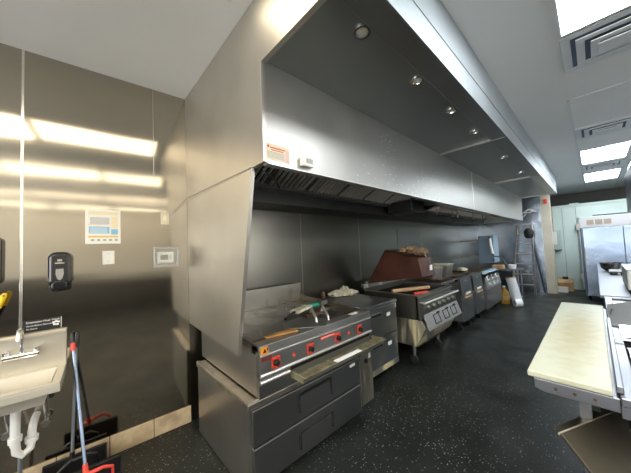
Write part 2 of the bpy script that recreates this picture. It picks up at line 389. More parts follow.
# lower plenum face in two panels with lip
fp = obj('front_panel', MB().box(HX-.02, HX, Y0+.03, 4.58, Z1, Z2+.02), 'hood_face', H)
obj('front_panel', MB().box(HX-.02, HX, 4.60, HE, Z1, Z2+.02), 'hood_face', H)
obj('seam_strip', MB().box(HX, HX+.006, 4.57, 4.61, Z1, Z2), 'steel_bright', H)
obj('bottom_lip', MB().box(HX-.05, HX+.004, Y0+.03, HE, Z1-.008, Z1), 'steel_bright', H)
obj('corner_edge', MB().box(HX-.002, HX+.006, Y0-.003, Y0+.012, Z1, Z2), 'steel_bright', H)
# canopy soffit, front rim and outer face
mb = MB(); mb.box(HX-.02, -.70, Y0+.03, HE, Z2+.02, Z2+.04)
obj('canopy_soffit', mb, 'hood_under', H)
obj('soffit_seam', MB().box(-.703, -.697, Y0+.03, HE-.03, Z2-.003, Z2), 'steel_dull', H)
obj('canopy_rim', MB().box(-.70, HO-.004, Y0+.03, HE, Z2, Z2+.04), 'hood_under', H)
for y in (3.35, 5.9): obj('soffit_joint', MB().box(HX, HO-.01, y, y+.02, Z2-.004, Z2+.03), 'steel_dull', H)
obj('canopy_face', MB().box(HO-.004, HO+.004, Y0, HE, Z2-.004, CZ-.002), 'hood_outer', H)
obj('face_ridge', MB().box(HO+.004, HO+.008, Y0, HE, Z2+.16, Z2+.168), 'hood_outer', H)
obj('end_cap', MB().box(WX+.002, HX, HE-.03, HE, Z1, Z2).box(WX+.002, HO, HE-.03, HE, Z2, CZ-.002), 'hood_face', H)
# removable baffle filters: slanted from the front lip down to the trough
fx0, fz0, fx1, fz1 = -2.12, 2.20, -1.50, 2.50
slope = Vector((fx1-fx0, 0, fz1-fz0)); L_ = slope.length; sd = slope.normalized(); nd = Vector((sd.z, 0, -sd.x))
def filt(y0, y1):
    t = MB(); fr = MB()
    mt = Matrix(((sd.x, 0, nd.x, fx0), (0, 1, 0, 0), (sd.z, 0, nd.z, fz0), (0, 0, 0, 1)))
    fr.box(0, L_, y0+.004, y0+.02, -.02, .02, mt).box(0, L_, y1-.02, y1-.004, -.02, .02, mt).box(0, .02, y0+.02, y1-.02, -.02, .02, mt).box(L_-.02, L_, y0+.02, y1-.02, -.02, .02, mt)
    n = 8; w = (y1-y0-.04)/n; bf = MB()
    for k in range(n):
        yy = y0+.02+k*w
        bf.prism([(yy+w*.12, .016), (yy+w*.22, .034), (yy+w*.5, .034), (yy+w*.62, .016), (yy+w*.62, .012), (yy+w*.12, .012)], .02, L_-.02, 'x', mt)
    return fr, bf
for i in range(15):
    y = Y0+.05+i*.505
    if 6 <= i < 8: continue
    fr, bf = filt(y, y+.5)
    f = obj('baffle_filter', fr, 'steel_dull', H); rootloc[f.name] = rootloc[H.name]
    obj('baffles', bf, 'filter', f)
    bk = MB(); bk.box(.02, L_-.02, y+.02, y+.48, -.012, -.006, Matrix(((sd.x, 0, nd.x, fx0), (0, 1, 0, 0), (sd.z, 0, nd.z, fz0), (0, 0, 0, 1))))
    obj('baffle_gap_shade', bk, 'void', f)  # black sheet stands in for the shade between the baffles
obj('filter_backing', MB().box(fx0-.02, fx1+.2, Y0+.04, HE-.04, 2.56, 2.57), 'black_matte', H)
obj('filter_blank', MB().box(fx0, fx1+.1, Y0+.05+6*.505, Y0+.05+8*.505, 2.26, 2.30), 'steel_dull', H)
obj('grease_trough', MB().box(-2.22, -2.10, Y0+.03, HE-.03, 2.155, 2.17).box(-2.11, -2.10, Y0+.03, HE-.03, 2.17, 2.19), 'steel_dull', H)
obj('rear_plenum', MB().box(WX+.002, -2.2, Y0+.03, HE-.03, 2.03, 2.62), 'plenum', H)
# fire suppression pipe with drops
mb = MB(); mb.tube([(-1.75, 4.35, 2.18), (-1.75, 8.6, 2.18)], .012, 8)
for y in (4.4, 5.1, 5.35, 6.3, 7.0): mb.tube([(-1.75, y, 2.19), (-1.75, y, 2.02)], .009, 8)
obj('suppression_pipe', mb, 'steel_dull', H)
mb = MB()
for y in (4.4, 5.1, 5.35, 6.3, 7.0): mb.lathe((-1.75, y, 1.985), [(.010, 0), (.020, .01), (.018, .035), (.01, .04)], 10)
obj('suppression_nozzles', mb, 'black', H)
obj('strip_light', MB().box(-1.62, -1.54, 4.0, 4.75, 2.07, 2.11), 'beige', H, bevel=.006)
obj('strip_light', MB().box(-1.62, -1.54, 6.6, 7.5, 2.07, 2.11), 'beige', H, bevel=.006)
obj('corner_box', MB().box(-2.15, -1.75, 3.55, 3.95, 2.04, 2.2), 'plenum', H, bevel=.01)
mb = MB(); mb.tube([(-1.33, .84, 2.045), (-1.42, .91, 2.05), (-1.46, .98, 2.045), (-1.48, 1.03, 2.03), (-1.49, 1.06, 1.99)], .008, 8)
obj('sensor_cable', mb, 'black', H, smooth=True)
# recessed lamps in the soffit
lmp = None
for y in (1.09, 1.705, 2.325, 2.965, 4.2, 5.4):
    t = thing('hood_lamp', (-.752, y, Z2+.02), {1.09: 'round recessed hood lamp nearest the end panel', 1.705: 'second round recessed hood lamp from the end panel', 2.325: 'third round recessed hood lamp along the soffit', 2.965: 'fourth round recessed hood lamp along the soffit', 4.2: 'small distant hood lamp before the second soffit joint', 5.4: 'furthest small hood lamp seen in the soffit'}[y], 'hood lamp', 'recessed lamps under the hood')
    if lmp is None:
        obj('bezel', MB().lathe((-.752, y, Z2+.006), [(.030, .013), (.034, .0), (.044, .0), (.046, .0135), (.046, .014), (.03, .014)], 28), 'chrome', t, smooth=True)
        obj('glass', MB().lathe((-.752, y, Z2+.008), [(.012, .0), (.028, .004), (.030, .012)], 24), 'lamp_glass', t, smooth=True)
        lmp = t
    else:
        for ch in lmp.children:
            c = ch.copy(); C.objects.link(c); c.parent = t
# sheet-metal notice and switch box on the face
t = thing('warning_notice', (HX+.002, .89, 2.08), 'white notice with red side bar on the near corner of the hood face', 'notice')
obj('sheet', MB().box(HX+.0005, HX+.003, .805, .975, 2.082, 2.178), 'ink_cream', t)
obj('red_band', MB().box(HX+.003, HX+.0036, .945, .973, 2.084, 2.16), 'ink_pink', t)
obj('heading', MB().box(HX+.003, HX+.0036, .835, .94, 2.150, 2.158).box(HX+.003, HX+.0036, .84, .93, 2.138, 2.144), 'ink_red', t)
mb = MB()
for k in range(6): mb.box(HX+.003, HX+.0035, .815, .935, 2.092+k*.007, 2.095+k*.007)
obj('small_print', mb, 'ink_grey', t)
obj('round_mark', MB().lathe((HX+.003, .822, 2.158), [(.008, 0), (.008, .0008)], 16, Matrix.Rotation(PI/2, 4, 'Y')), 'ink_red', t)
t = thing('sensor_box', (HX+.02, 1.10, 2.075), 'small white switch box fixed to the hood face beside the notice', 'switch')
obj('housing', MB().box(HX+.0005, HX+.035, 1.055, 1.15, 2.08, 2.142), 'white', t, bevel=.006)
obj('grey_window', MB().box(HX+.035, HX+.037, 1.085, 1.14, 2.102, 2.13), 'ink_grey', t)

# ------------------------------------------------------------------ wall items by the sink
t = thing('notice_poster', W(0, -.622, 1.66), 'white printed poster with blue and amber blocks on the steel wall', 'poster')
def onwall(a, b, z0, z1, d0, d1): return MB().box(d0, d1, a, b, z0, z1, LW)
obj('sheet', onwall(-.734, -.513, 1.662, 1.937, 0.0005, .002), 'paper', t)
obj('heading', onwall(-.715, -.53, 1.895, 1.922, .002, .0026), 'ink_cream', t)
mb = MB()
for k in range(6): mb.box(.002, .0026, -.705, -.585, 1.868-k*.009, 1.873-k*.009, LW)
obj('grey_lines', mb, 'ink_grey', t)
obj('blue_block', MB().box(.002, .0026, -.712, -.585, 1.745, 1.80, LW).box(.002, .0026, -.575, -.530, 1.737, 1.78, LW), 'ink_blue', t)
mb = MB()
for k in range(5): mb.box(.0026, .003, -.705, -.60, 1.752+k*.009, 1.755+k*.009, LW)
obj('white_lines', mb, 'ink_white', t)
obj('side_column', onwall(-.575, -.530, 1.79, 1.885, .002, .0026), 'ink_cream', t)
obj('amber_band', onwall(-.718, -.53, 1.713, 1.726, .002, .0026), 'ink_amber', t)
obj('red_line', onwall(-.715, -.585, 1.815, 1.819, .002, .0026), 'ink_pink', t)
mb = MB()
for k in range(5): mb.box(.002, .0026, -.700+k*.037, -.680+k*.037, 1.685, 1.700, LW)
obj('small_icons', mb, 'ink_grey', t)
def plate(name, a, b, z0, z1, m, label, cat): 
    t = thing(name, W(0, (a+b)/2, z0), label, cat); obj('plate', onwall(a, b, z0, z1, .0005, .007), m, t, bevel=.002); return t
t = plate('blank_wall_plate', -.630, -.554, 1.495, 1.604, 'white', 'blank white wall plate below the poster', 'wall plate')
mb = MB()
for z in (1.52, 1.58): mb.lathe(W(.007, -.592, z), [(.004, 0), (.003, .0015)], 10, Matrix.Rotation(PI/2, 4, 'Y'))
obj('screw', mb, 'steel', t)
t = plate('light_switch', -.222, -.155, 1.828, 1.943, 'beige', 'beige light switch high on the wall above the thermostat', 'light switch')
obj('toggle_field', onwall(-.200, -.177, 1.862, 1.91, .007, .010), 'ink_cream', t, bevel=.001)
t = thing('thermostat', W(0, -.185, 1.444), 'white thermostat inside a clear guard near the hood', 'thermostat')
mb = MB()
for q in ((-.284, -.086, 1.444, 1.458), (-.284, -.086, 1.608, 1.622), (-.284, -.270, 1.458, 1.608), (-.100, -.086, 1.458, 1.608)): mb.box(.0005, .045, q[0], q[1], q[2], q[3], LW)
obj('guard_frame', mb, mat('guard_edge', (.55, .54, .52), .2, trans=.3), t, bevel=.003)
obj('guard_cover', onwall(-.282, -.088, 1.446, 1.62, .046, .049), 'clear', t)
obj('body', onwall(-.258, -.126, 1.482, 1.578, .0005, .028), 'white', t, bevel=.006)
obj('display', onwall(-.232, -.172, 1.508, 1.552, .028, .0295), 'lcd', t)
obj('buttons', MB().box(.028, .031, -.162, -.148, 1.535, 1.547, LW).box(.028, .031, -.162, -.148, 1.513, 1.525, LW), 'ink_grey', t)
# soap dispenser
t = thing('soap_dispenser', W(0, -.866, 1.30), 'glossy black wall soap dispenser above the hand sink', 'soap dispenser')
def rr(a, b, z0, z1, r, n=5):
    pts = []
    for cx, cz, st in ((b-r, z1-r, 0), (a+r, z1-r, PI/2), (a+r, z0+r, PI), (b-r, z0+r, 1.5*PI)):
        for k in range(n+1): pts.append((cx+r*math.cos(st+PI/2*k/n), cz+r*math.sin(st+PI/2*k/n)))
    return pts
obj('back_plate', MB().prism(rr(-.925, -.807, 1.32, 1.60, .03), .001, .03, 'x', LW), 'black', t, bevel=.004)
obj('cover', MB().prism(rr(-.928, -.804, 1.355, 1.605, .045), .03, .10, 'x', LW), 'gloss_black', t, bevel=.02, smooth=True)
obj('push_bar', MB().prism(rr(-.905, -.827, 1.335, 1.40, .02), .03, .115, 'x', LW), 'gloss_black', t, bevel=.008)
obj('silver_badge', MB().prism([(-.885, 1.485), (-.847, 1.485), (-.845, 1.45), (-.853, 1.415), (-.866, 1.405), (-.879, 1.415), (-.887, 1.45)], .100, .103, 'x', LW), 'steel', t)
obj('logo', MB().box(.100, .103, -.89, -.842, 1.522, 1.530, LW).box(.100, .103, -.878, -.854, 1.538, 1.553, LW), 'steel', t)
# sticker
t = thing('wall_sticker', W(0, -.969, 1.035), 'black hand washing sticker with white lettering above the sink', 'sticker')
obj('backing', onwall(-1.055, -.861, 1.052, 1.137, .0005, .0015), 'ink_black', t)
def wtext(s, size, sx, z, off): return text_mb(s, size, LWt @ Matrix.Translation((sx, z, off)), .0004)
obj('lettering', wtext('Employees Must Wash', .018, -1.04, 1.115, .002), 'ink_white', t)
obj('lettering', wtext('Hands Before Returning', .014, -1.04, 1.092, .002), 'ink_white', t)
obj('lettering', wtext('To Work', .014, -1.04, 1.07, .002), 'ink_white', t)
mb = MB()
for k, (a, z) in enumerate(((-.905, 1.10), (-.892, 1.105), (-.88, 1.10), (-.90, 1.085), (-.885, 1.083))): mb.box(.0015, .0025, a-.007, a+.007, z-.006, z+.006, LW)
obj('hands_symbol', mb, 'ink_white', t, bevel=.002)
obj('white_edge', MB().box(.0015, .0025, -.867, -.864, 1.055, 1.134, LW), 'ink_white', t)
# dispenser cut off by the left edge
t = thing('paper_towel_dispenser', W(0, -1.30, 1.42), 'dark paper towel dispenser cut off by the left picture edge', 'paper towel dispenser')
obj('cover', MB().prism(rr(-1.46, -1.155, 1.40, 1.72, .03), .001, .11, 'x', LW), 'black', t, bevel=.015)
obj('tear_slot', onwall(-1.42, -1.19, 1.40, 1.42, .03, .112), 'black_matte', t)
# yellow gripped brush hanging at the left
t = thing('scrub_brush', W(.05, -1.15, 1.05), 'yellow-handled brush leaning behind the sink at the left edge', 'brush')
obj('grip', MB().tube([W(.06, -1.125, 1.345), W(.06, -1.132, 1.325), W(.06, -1.155, 1.255)], [.010, .017, .016], 12), 'yellow', t, smooth=True)
obj('handle', MB().tube([W(.06, -1.155, 1.256), W(.05, -1.19, 1.16), W(.04, -1.22, 1.06)], [.014, .014, .012], 12), 'black', t, smooth=True)
obj('hang_hole', MB().tube([W(.0755, -1.128, 1.33), W(.0775, -1.128, 1.33)], .005, 10), 'black', t)

# ------------------------------------------------------------------ hand sink
S1, S0 = -.835, -1.30; SZ = .80; SD = .40
t = thing('hand_sink', W(.2, (S0+S1)/2, .60), 'stainless wall-hung hand sink at the left edge', 'sink')
obj('backsplash', MB().box(.001, .022, S0, S1, SZ-.02, 1.04, LW).box(.001, .04, S0, S1, 1.025, 1.045, LW), 'sink', t, bevel=.004)
mb = MB()
mb.box(.022, SD, S0, S0+.04, SZ-.014, SZ, LW).box(.022, SD, S1-.04, S1, SZ-.014, SZ, LW).box(.022, .08, S0+.04, S1-.04, SZ-.014, SZ, LW).box(SD-.045, SD, S0+.04, S1-.04, SZ-.014, SZ, LW)
mb.box(SD-.006, SD, S0, S1, SZ-.06, SZ-.014, LW).box(.022, SD, S1-.006, S1, SZ-.06, SZ-.014, LW).box(.022, SD, S0, S0+.006, SZ-.06, SZ-.014, LW)
obj('rim', mb, 'sink', t, bevel=.003)
a, b, c, d = .085, SD-.05, S0+.045, S1-.045
def bowl(z0, z1, k):
    m_ = MB(); top = [(a, c), (b, c), (b, d), (a, d)]; bot = [(a+k, c+k), (b-k, c+k), (b-k, d-k), (a+k, d-k)]
    v = [W(p[0], p[1], z1) for p in top]+[W(p[0], p[1], z0) for p in bot]+[W(p[0]+q[0]*.004, p[1]+q[1]*.004, z1) for p, q in zip(top, ((-1,-1),(1,-1),(1,1),(-1,1)))]+[W(p[0], p[1], z0-.006) for p in bot]
    f = [(4,5,6,7)]+[(i, (i+1) % 4, (i+1) % 4+4, i+4) for i in range(4)]+[(11,10,9,8)]+[(i+8, i+12, (i+1) % 4+12, (i+1) % 4+8) for i in range(0)]
    m_.add(v[:8], [(4,5,6,7)]+[(i, (i+1) % 4, (i+1) % 4+4, i+4) for i in range(4)])
    m_.add(v[8:12]+v[12:16], [(7,6,5,4)]+[(i, i+4, (i+1) % 4+4, (i+1) % 4) for i in range(4)])
    return m_
obj('basin', bowl(.665, SZ-.004, .035), 'sink', t)
obj('strainer', MB().lathe(W(.21, -1.05, .664), [(.035, 0), (.035, .004), (.02, .006)], 20), 'chrome', t)
fc = MB(); fc.box(.022, .075, -1.135, -.965, .905, .935, LW)
f = obj('faucet', fc, 'chrome', t, bevel=.008); rootloc[f.name] = rootloc[t.name]
obj('spout', MB().tube([W(.05, -1.05, .92), W(.05, -1.05, 1.02), W(.06, -1.05, 1.07), W(.09, -1.05, 1.10), W(.13, -1.05, 1.10), W(.155, -1.05, 1.07), W(.16, -1.05, 1.04)], .011, 12), 'chrome', f, smooth=True)
for s in (-1.12, -.98):
    obj('lever', MB().lathe(W(.05, s, .935), [(.018, 0), (.020, .02), (.012, .03)], 16).box(.045, .10, s-.007, s+.007, .958, .966, LW), 'chrome', f, smooth=True)
obj('drain_pipe', MB().tube([W(.21, -1.05, .66), W(.21, -1.05, .42)], .022, 16).lathe(W(.21, -1.05, .44), [(.03, 0), (.032, .03), (.03, .035)], 16), 'pvc', t, smooth=True)
obj('trap', MB().tube([W(.21, -1.05, .44), W(.205, -1.045, .375), W(.20, -1.02, .345), W(.18, -.99, .36), W(.17, -.985, .40), W(.165, -.985, .455), W(.13, -.985, .485), W(.06, -.985, .49), W(.005, -.985, .49)], .021, 14).lathe(W(.17, -.985, .395), [(.03, 0), (.032, .03), (.03, .035)], 16), 'pvc', t, smooth=True)
obj('drain_collar', MB().lathe(W(.21, -1.05, .635), [(.03, 0), (.034, .02), (.028, .03)], 16), 'black', t, smooth=True)
obj('condensate_tube', MB().tube([W(.20, -1.03, .345), W(.20, -1.03, .25), W(.19, -1.04, .05)], .010, 8), 'grey_rod', t, smooth=True)
for s in (-1.13, -.955):
    v = obj('supply_line', MB().tube([W(.04, s, .60), W(.05, s+.01, .55), W(.045, s+.02, .45)], .006, 8), 'chrome', t, smooth=True); rootloc[v.name] = rootloc[t.name]
    obj('stop_valve', MB().tube([W(.005, s+.02, .44), W(.075, s+.02, .44)], .011, 10).tube([W(.075, s+.02, .44), W(.092, s+.02, .44)], .022, 12), 'steel_dull', v, smooth=True)
obj('under_bracket', MB().box(.001, .30, S1-.06, S1-.04, .68, .72, LW).box(.001, .30, S0+.04, S0+.06, .68, .72, LW), 'black_matte', t)

# ------------------------------------------------------------------ lobby dustpans leaning by the sink
def dustpan(s, off, tilt_s, label, rodm, gripm, panm, redy, dd=.19):
    t = thing('lobby_dustpan', W(off, s, 0), label, 'dustpan', 'long-handled tools below the sink')
    b0 = W(off, s, .15); t0 = W(.03, s+tilt_s, .98)
    rod = obj('handle', MB().tube([b0, t0], .010, 10), rodm, t, smooth=True); rootloc[rod.name] = rootloc[t.name]
    k = (t0-b0)
    obj('grip', MB().tube([b0+k*.90, b0+k*1.0, b0+k*1.03], [.013, .013, .008], 12), 'black' , rod, smooth=True)
    if gripm: obj('grip_collar', MB().tube([b0+k*.885, b0+k*.945], .0155, 12), gripm, rod, smooth=True)
    # yoke with two arms
    c = b0; p = W(off+.02, s-.12, .07); q = W(off+.02, s+.14, .07)
    obj('yoke', MB().tube([b0+k*.06, c, W(off+.03, s+.02, .155), W(off+.04, s+.09, .165), W(off+.03, s+.135, .14), q], [.014, .018, .014, .011, .010, .009], 10).tube([c, W(off+.03, s-.03, .14), p], [.016, .012, .009], 10), redy, t, smooth=True)
    # scoop : floor plate, back and cheeks
    a0, a1 = s-.15, s+.19
    mb = MB(); mb.box(off-.08, off+dd, a0, a1, .012, .018, LW)
    mb.prism([(off-.10, .012), (off-.075, .012), (off-.03, .15), (off-.055, .15)], a0, a1, 'y', LW)
    mb.prism([(off-.10, .012), (off+dd, .012), (off+.06, .10), (off-.055, .15)], a0, a0+.006, 'y', LW)
    mb.prism([(off-.10, .012), (off+dd, .012), (off+.06, .10), (off-.055, .15)], a1-.006, a1, 'y', LW)
    obj('scoop', mb, panm, t, bevel=.004)
    return t
dustpan(-.80, .11, .02, 'black lobby dustpan with plain dark handle, nearer the wall', 'grey_rod', None, 'black_matte', 'black', .11)
dustpan(-.72, .335, -.085, 'black lobby dustpan with red yoke and red grip collar', 'blue_rod', 'red_plastic', 'black_matte', 'red_plastic')

# ------------------------------------------------------------------ refrigerated chef base
t = thing('chef_base', (-2.0, 1.45, 0), 'low stainless refrigerated drawer base under the griddle', 'refrigerated counter')
obj('cabinet_body', MB().prism([(-2.45, .008), (-1.63, .008), (-1.63, .07), (-1.562, .07), (-1.562, .548), (-2.45, .548)], .795, 2.10), 'steel', t, bevel=.003)
obj('worktop', MB().box(-2.475, -1.532, Y0, 2.108, .550, .588).box(-1.56, -1.532, Y0, 2.108, .588, .598).box(-2.475, -1.56, Y0, .815, .588, .598), 'counter_top', t, bevel=.004)
for z0, z1, hz0, hz1, lab in ((.320, .543, .37, .492, 'upper drawer'), (.062, .306, .115, .235, 'lower drawer')):
    d = obj('drawer', MB().box(-1.560, -1.530, .82, 1.900, z0, z1), 'drawer', t, bevel=.004); rootloc[d.name] = rootloc[t.name]; d['label'] = lab
    obj('top_edge', MB().box(-1.531, -1.528, .82, 1.900, z1-.008, z1-.001), 'steel_bright', d)
    y0, y1 = 1.19, 1.52
    mb = MB(); mb.prism([(y0, hz1), (y1, hz1), (y1, hz0), (y0, hz0)], -1.530, -1.5285, 'x')
    obj('handle_recess', mb, 'drawer', d)
    mb = MB()
    for q in ((y0-.008, y1+.008, hz1-.006, hz1+.008), (y0-.008, y0+.006, hz0, hz1), (y1-.006, y1+.008, hz0, hz1), ): mb.box(-1.530, -1.519, *q)
    obj('handle_rim', mb, 'black_matte', d, bevel=.002)
p = obj('compressor_panel', MB().box(-1.560, -1.533, 1.918, 2.104, .095, .548), 'stained_panel', t, bevel=.003); rootloc[p.name] = rootloc[t.name]
obj('control_knob', MB().tube([(-1.533, 2.0, .478), (-1.522, 2.0, .478)], .022, 16), 'black', p)
obj('panel_label', MB().box(-1.533, -1.5322, 2.045, 2.075, .49, .535), 'label', p)
obj('drawer_label', MB().box(-1.530, -1.5288, 1.77, 1.84, .492, .517), 'label', t)
obj('bright_edge', MB().box(-1.531, -1.5295, 1.902, 1.905, .07, .54), 'steel_bright', t)

# ------------------------------------------------------------------ griddle
gy0, gy1, gxf, gxb = .865, 2.065, -1.50, -2.55
t = thing('griddle', (-2.0, 1.46, .6), 'wide stainless gas griddle with four red-ringed knobs', 'griddle')
obj('body', MB().box(gxb, -1.552, gy0, gy1, .600, .895), 'steel', t, bevel=.003)
obj('cooking_plate', MB().box(gxb+.02, -1.60, gy0+.02, gy1-.02, .905, .925), 'grid_plate', t)
for a, b in ((gy0, gy0+.012), (gy1-.012, gy1)):
    obj('side_splash_guard', MB().prism([(gxb, .895), (-1.52, .895), (-1.52, .935), (-2.45, .982), (-2.5, 1.00), (gxb, 1.03)], a, b), 'grid_splash', t)
obj('rear_splash_guard', MB().box(gxb, gxb+.015, gy0, gy1, .895, 1.13).box(gxb-.01, gxb+.03, gy0, gy1, 1.12, 1.135), 'grid_splash', t)
obj('front_ledge', MB().box(-1.605, gxf-.002, gy0, gy1, .872, .934).box(-1.52, gxf+.002, gy0, gy1, .928, .937), 'steel', t, bevel=.003)
obj('grease_gutter', MB().box(-1.66, -1.606, gy0+.02, gy1-.02, .925, .929), 'burnt', t)
obj('ledge_line', MB().box(gxf-.002, gxf+.004, gy0, gy1, .868, .875), 'steel_bright', t)
cp = obj('control_panel', MB().prism([(-1.552, .75), (gxf, .75), (gxf-.004, .868), (-1.552, .868)], gy0, gy1), 'steel_dull', t)
obj('bull_nose', MB().tube([(gxf+.002, gy0, .747), (gxf+.002, gy1, .747)], .010, 10), 'steel_bright', t, smooth=True)
obj('lower_apron', MB().box(-1.552, -1.52, gy0, gy1, .60, .738), 'steel_dull', t)
obj('apron_roll', MB().tube([(-1.512, gy0+.004, .70), (-1.512, 1.10, .70)], .014, 10), 'steel_bright', t, smooth=True)
obj('apron_slot', MB().box(-1.522, -1.518, 1.12, 2.06, .70, .735), 'void', t)
for i, y in enumerate((.985, 1.295, 1.60, 1.893)):
    k = obj('knob', MB().tube([(gxf+.0015, y, .803), (gxf+.026, y, .803)], [.021, .018], 18).box(gxf+.02, gxf+.032, y-.004, y+.004, .783, .823), 'black', t, bevel=.002); rootloc[k.name] = rootloc[t.name]
    fr = MB(); e = .034
    for q in ((y-e, y+e, .803+e-.014, .803+e+.004), (y-e, y+e, .803-e-.004, .803-e+.012), (y-e, y-e+.013, .803-e, .803+e), (y+e-.013, y+e, .803-e, .803+e)): fr.box(gxf-.002, gxf+.004, *q)
    obj('knob_bezel', fr, 'red', k, bevel=.003)
for y in (1.14, 1.745):
    obj('pilot_window', MB().tube([(gxf-.002, y, .805), (gxf+.003, y, .805)], .012, 14), 'red', t).__setitem__('label', 'small red pilot window')
obj('maker_plate', MB().box(gxf-.003, gxf+.002, 1.405, 1.565, .836, .858), 'red', t)
mb = MB()
for k in range(8): mb.box(gxf+.002, gxf+.0026, 1.415+k*.018, 1.427+k*.018, .842, .852)
obj('maker_lettering', mb, 'ink_pink', t)
obj('warning_label', MB().box(gxf-.001, gxf+.0035, .872, .928, .882, .925), 'orange', t)
obj('warning_mark', MB().prism([(.885, .890), (.900, .916), (.915, .890)], gxf+.0035, gxf+.0042, 'x').box(gxf+.0035, gxf+.0042, .918, .926, .90, .918), 'ink_black', t)
obj('rating_plate', MB().box(gxf-.004, gxf+.001, .878, .955, .836, .862), mat('maroon', (.16, .03, .025), .4), t)
# pulled-out grease drawer
g = obj('grease_drawer', MB().box(-1.555, -1.385, 1.12, 2.10, .648, .653).box(-1.392, -1.385, 1.12, 2.10, .653, .690).box(-1.52, -1.385, 1.12, 1.127, .653, .695).box(-1.52, -1.385, 2.093, 2.10, .653, .695).box(-1.41, -1.36, 1.115, 2.12, .684, .692), 'grease', t, bevel=.002); rootloc[g.name] = rootloc[t.name]
obj('drawer_front', MB().box(-1.385, -1.381, 1.12, 2.10, .655, .684), 'steel', g)
obj('drawer_label', MB().box(-1.409, -1.362, 1.44, 1.74, .692, .6935), 'label', g)

# things lying on the griddle
def handle_loop(p, q, h, w, r=.009):
    return MB().tube([p, (p[0]*.97+q[0]*.03, p[1], p[2]+h), (q[0], q[1], q[2]+h), q], r, 10)
zt = .926
t = thing('grill_press', (-1.72, 1.36, zt), 'flat dark steel sheet with two upright bright handles, on the griddle', 'grill press')
mb = MB(); mb.prism([(-1.66, 1.18), (-1.47, 1.44), (-1.62, 1.60), (-1.86, 1.48), (-1.80, 1.26)], .9385, .944, 'z')
obj('plate', mb, 'steel_dull', t, bevel=.001)
for k, y in enumerate((1.46, 1.57)):
    hx = -1.60+k*.03
    obj('handle', MB().tube([(hx, y, .944), (hx-.01, y+.005, .975), (hx-.17, y+.10, 1.02), (hx-.20, y+.115, .985), (hx-.20, y+.115, .944)], .010, 10), 'steel_bright', t, smooth=True)
obj('cross_bar', MB().box(-1.84, -1.76, 1.50, 1.75, .944, .97), 'burnt', t, bevel=.004)
t = thing('grill_scraper', (-1.98, 1.62, zt), 'grill scraper with pale blade and green wrapped end, behind the handles', 'scraper')
obj('blade', MB().prism([(-2.02, 1.50), (-1.93, 1.53), (-2.02, 1.80), (-2.10, 1.76)], .945, .972, 'z'), 'cloth', t, bevel=.004)
obj('green_wrap', MB().box(-2.09, -2.01, 1.79, 1.89, .948, .978), 'green', t, bevel=.01)
obj('handle', MB().tube([(-1.90, 1.36, .94), (-1.96, 1.50, .96), (-2.02, 1.70, .96)], .013, 10), 'black', t, smooth=True)
obj('tip', MB().prism([(-2.10, 1.90), (-2.0, 1.90), (-2.02, 2.02)], .95, .99, 'z'), 'steel', t)
t = obj('wooden_strip', MB().prism([(-1.625, .98), (-1.595, .98), (-1.55, 1.22), (-1.62, 1.24)], .9375, .948, 'z'), 'wood_strip'); tag(t, 'narrow brown wooden strip on the griddle edge near its front', 'wooden strip')
t = obj('label_slip', MB().box(-1.575, -1.535, 1.84, 1.93, .9372, .939), 'label'); tag(t, 'small white paper slip on the far end of the griddle ledge', 'paper slip')

# ------------------------------------------------------------------ drawer cabinet next to the griddle
t = thing('drawer_refrigerator', (-2.15, 2.5, 0), 'dark grey steel cabinet with slot handles beside the griddle', 'refrigerated cabinet')
ux = -1.75; uy0, uy1 = 2.125, 2.975
obj('cabinet_body', MB().box(-2.60, ux-.02, uy0, uy1, .10, .835), 'fridge_grey', t, bevel=.003)
obj('worktop', MB().box(-2.62, ux, uy0-.004, uy1+.004, .837, .875), 'fridge_grey', t, bevel=.004)
for z0, z1, lz in ((.50, .832, .765), (.17, .49, .42)):
    d = obj('drawer', MB().box(ux-.02, ux, uy0+.005, uy1-.02, z0, z1), 'fridge_grey', t, bevel=.004); rootloc[d.name] = rootloc[t.name]
    obj('slot_handle', MB().box(ux-.002, ux+.002, 2.43, 2.62, lz-.022, lz+.004), 'void', d)
    obj('slot_lip', MB().box(ux, ux+.008, 2.43, 2.62, lz+.004, lz+.012), 'steel', d)
    obj('white_label', MB().box(ux, ux+.0015, 2.735, 2.815, lz-.058, lz-.018), 'label', d)
obj('stained_kick', MB().box(ux-.03, ux-.01, uy0, uy1, .10, .165), 'stained_side', t)
obj('corner_tag', MB().box(ux, ux+.0015, 2.935, 2.955, .78, .828), 'label', t)
obj('top_slip', MB().box(-1.86, -1.80, 2.20, 2.30, .875, .8765), 'label', t)
for x in (-2.5, -1.85):
    for y in (uy0+.07, uy1-.07): obj('caster', MB().tube([(x, y-.015, .045), (x, y+.015, .045)], .045, 14).box(x-.015, x+.015, y-.02, y+.02, .06, .10), 'black_matte', t)
# crumpled towels
t = thing('kitchen_towels', (-2.45, 2.75, .876), 'crumpled cream towels heaped at the wall end of the dark cabinet', 'towels')
def blob(cx, cy, cz, rx, ry, rz, seed, m_=None, n=2, amp=.35):
    m_ = m_ or MB(); rnd = random.Random(seed)
    b = bmesh.new(); bmesh.ops.create_icosphere(b, subdivisions=3, radius=1)
    ph = [rnd.uniform(0, 6) for _ in range(6)]
    vs = []
    for v in b.verts:
        p = v.co; k = 1+amp*(math.sin(5*p.x+ph[0])*math.sin(6*p.y+ph[1])+.5*math.sin(9*p.z+ph[2]+4*p.x)+.4*math.sin(13*p.y+ph[3]+7*p.x))*.5
        vs.append((cx+p.x*rx*k, cy+p.y*ry*k, max(cz-rz*.85, cz+p.z*rz*k)))
    ix = {v: i for i, v in enumerate(b.verts)}; m_.add(vs, [tuple(ix[v] for v in f.verts) for f in b.faces]); b.free(); return m_
obj('towel', blob(-2.47, 2.66, .916, .08, .13, .047, 3), 'cloth', t, smooth=True)
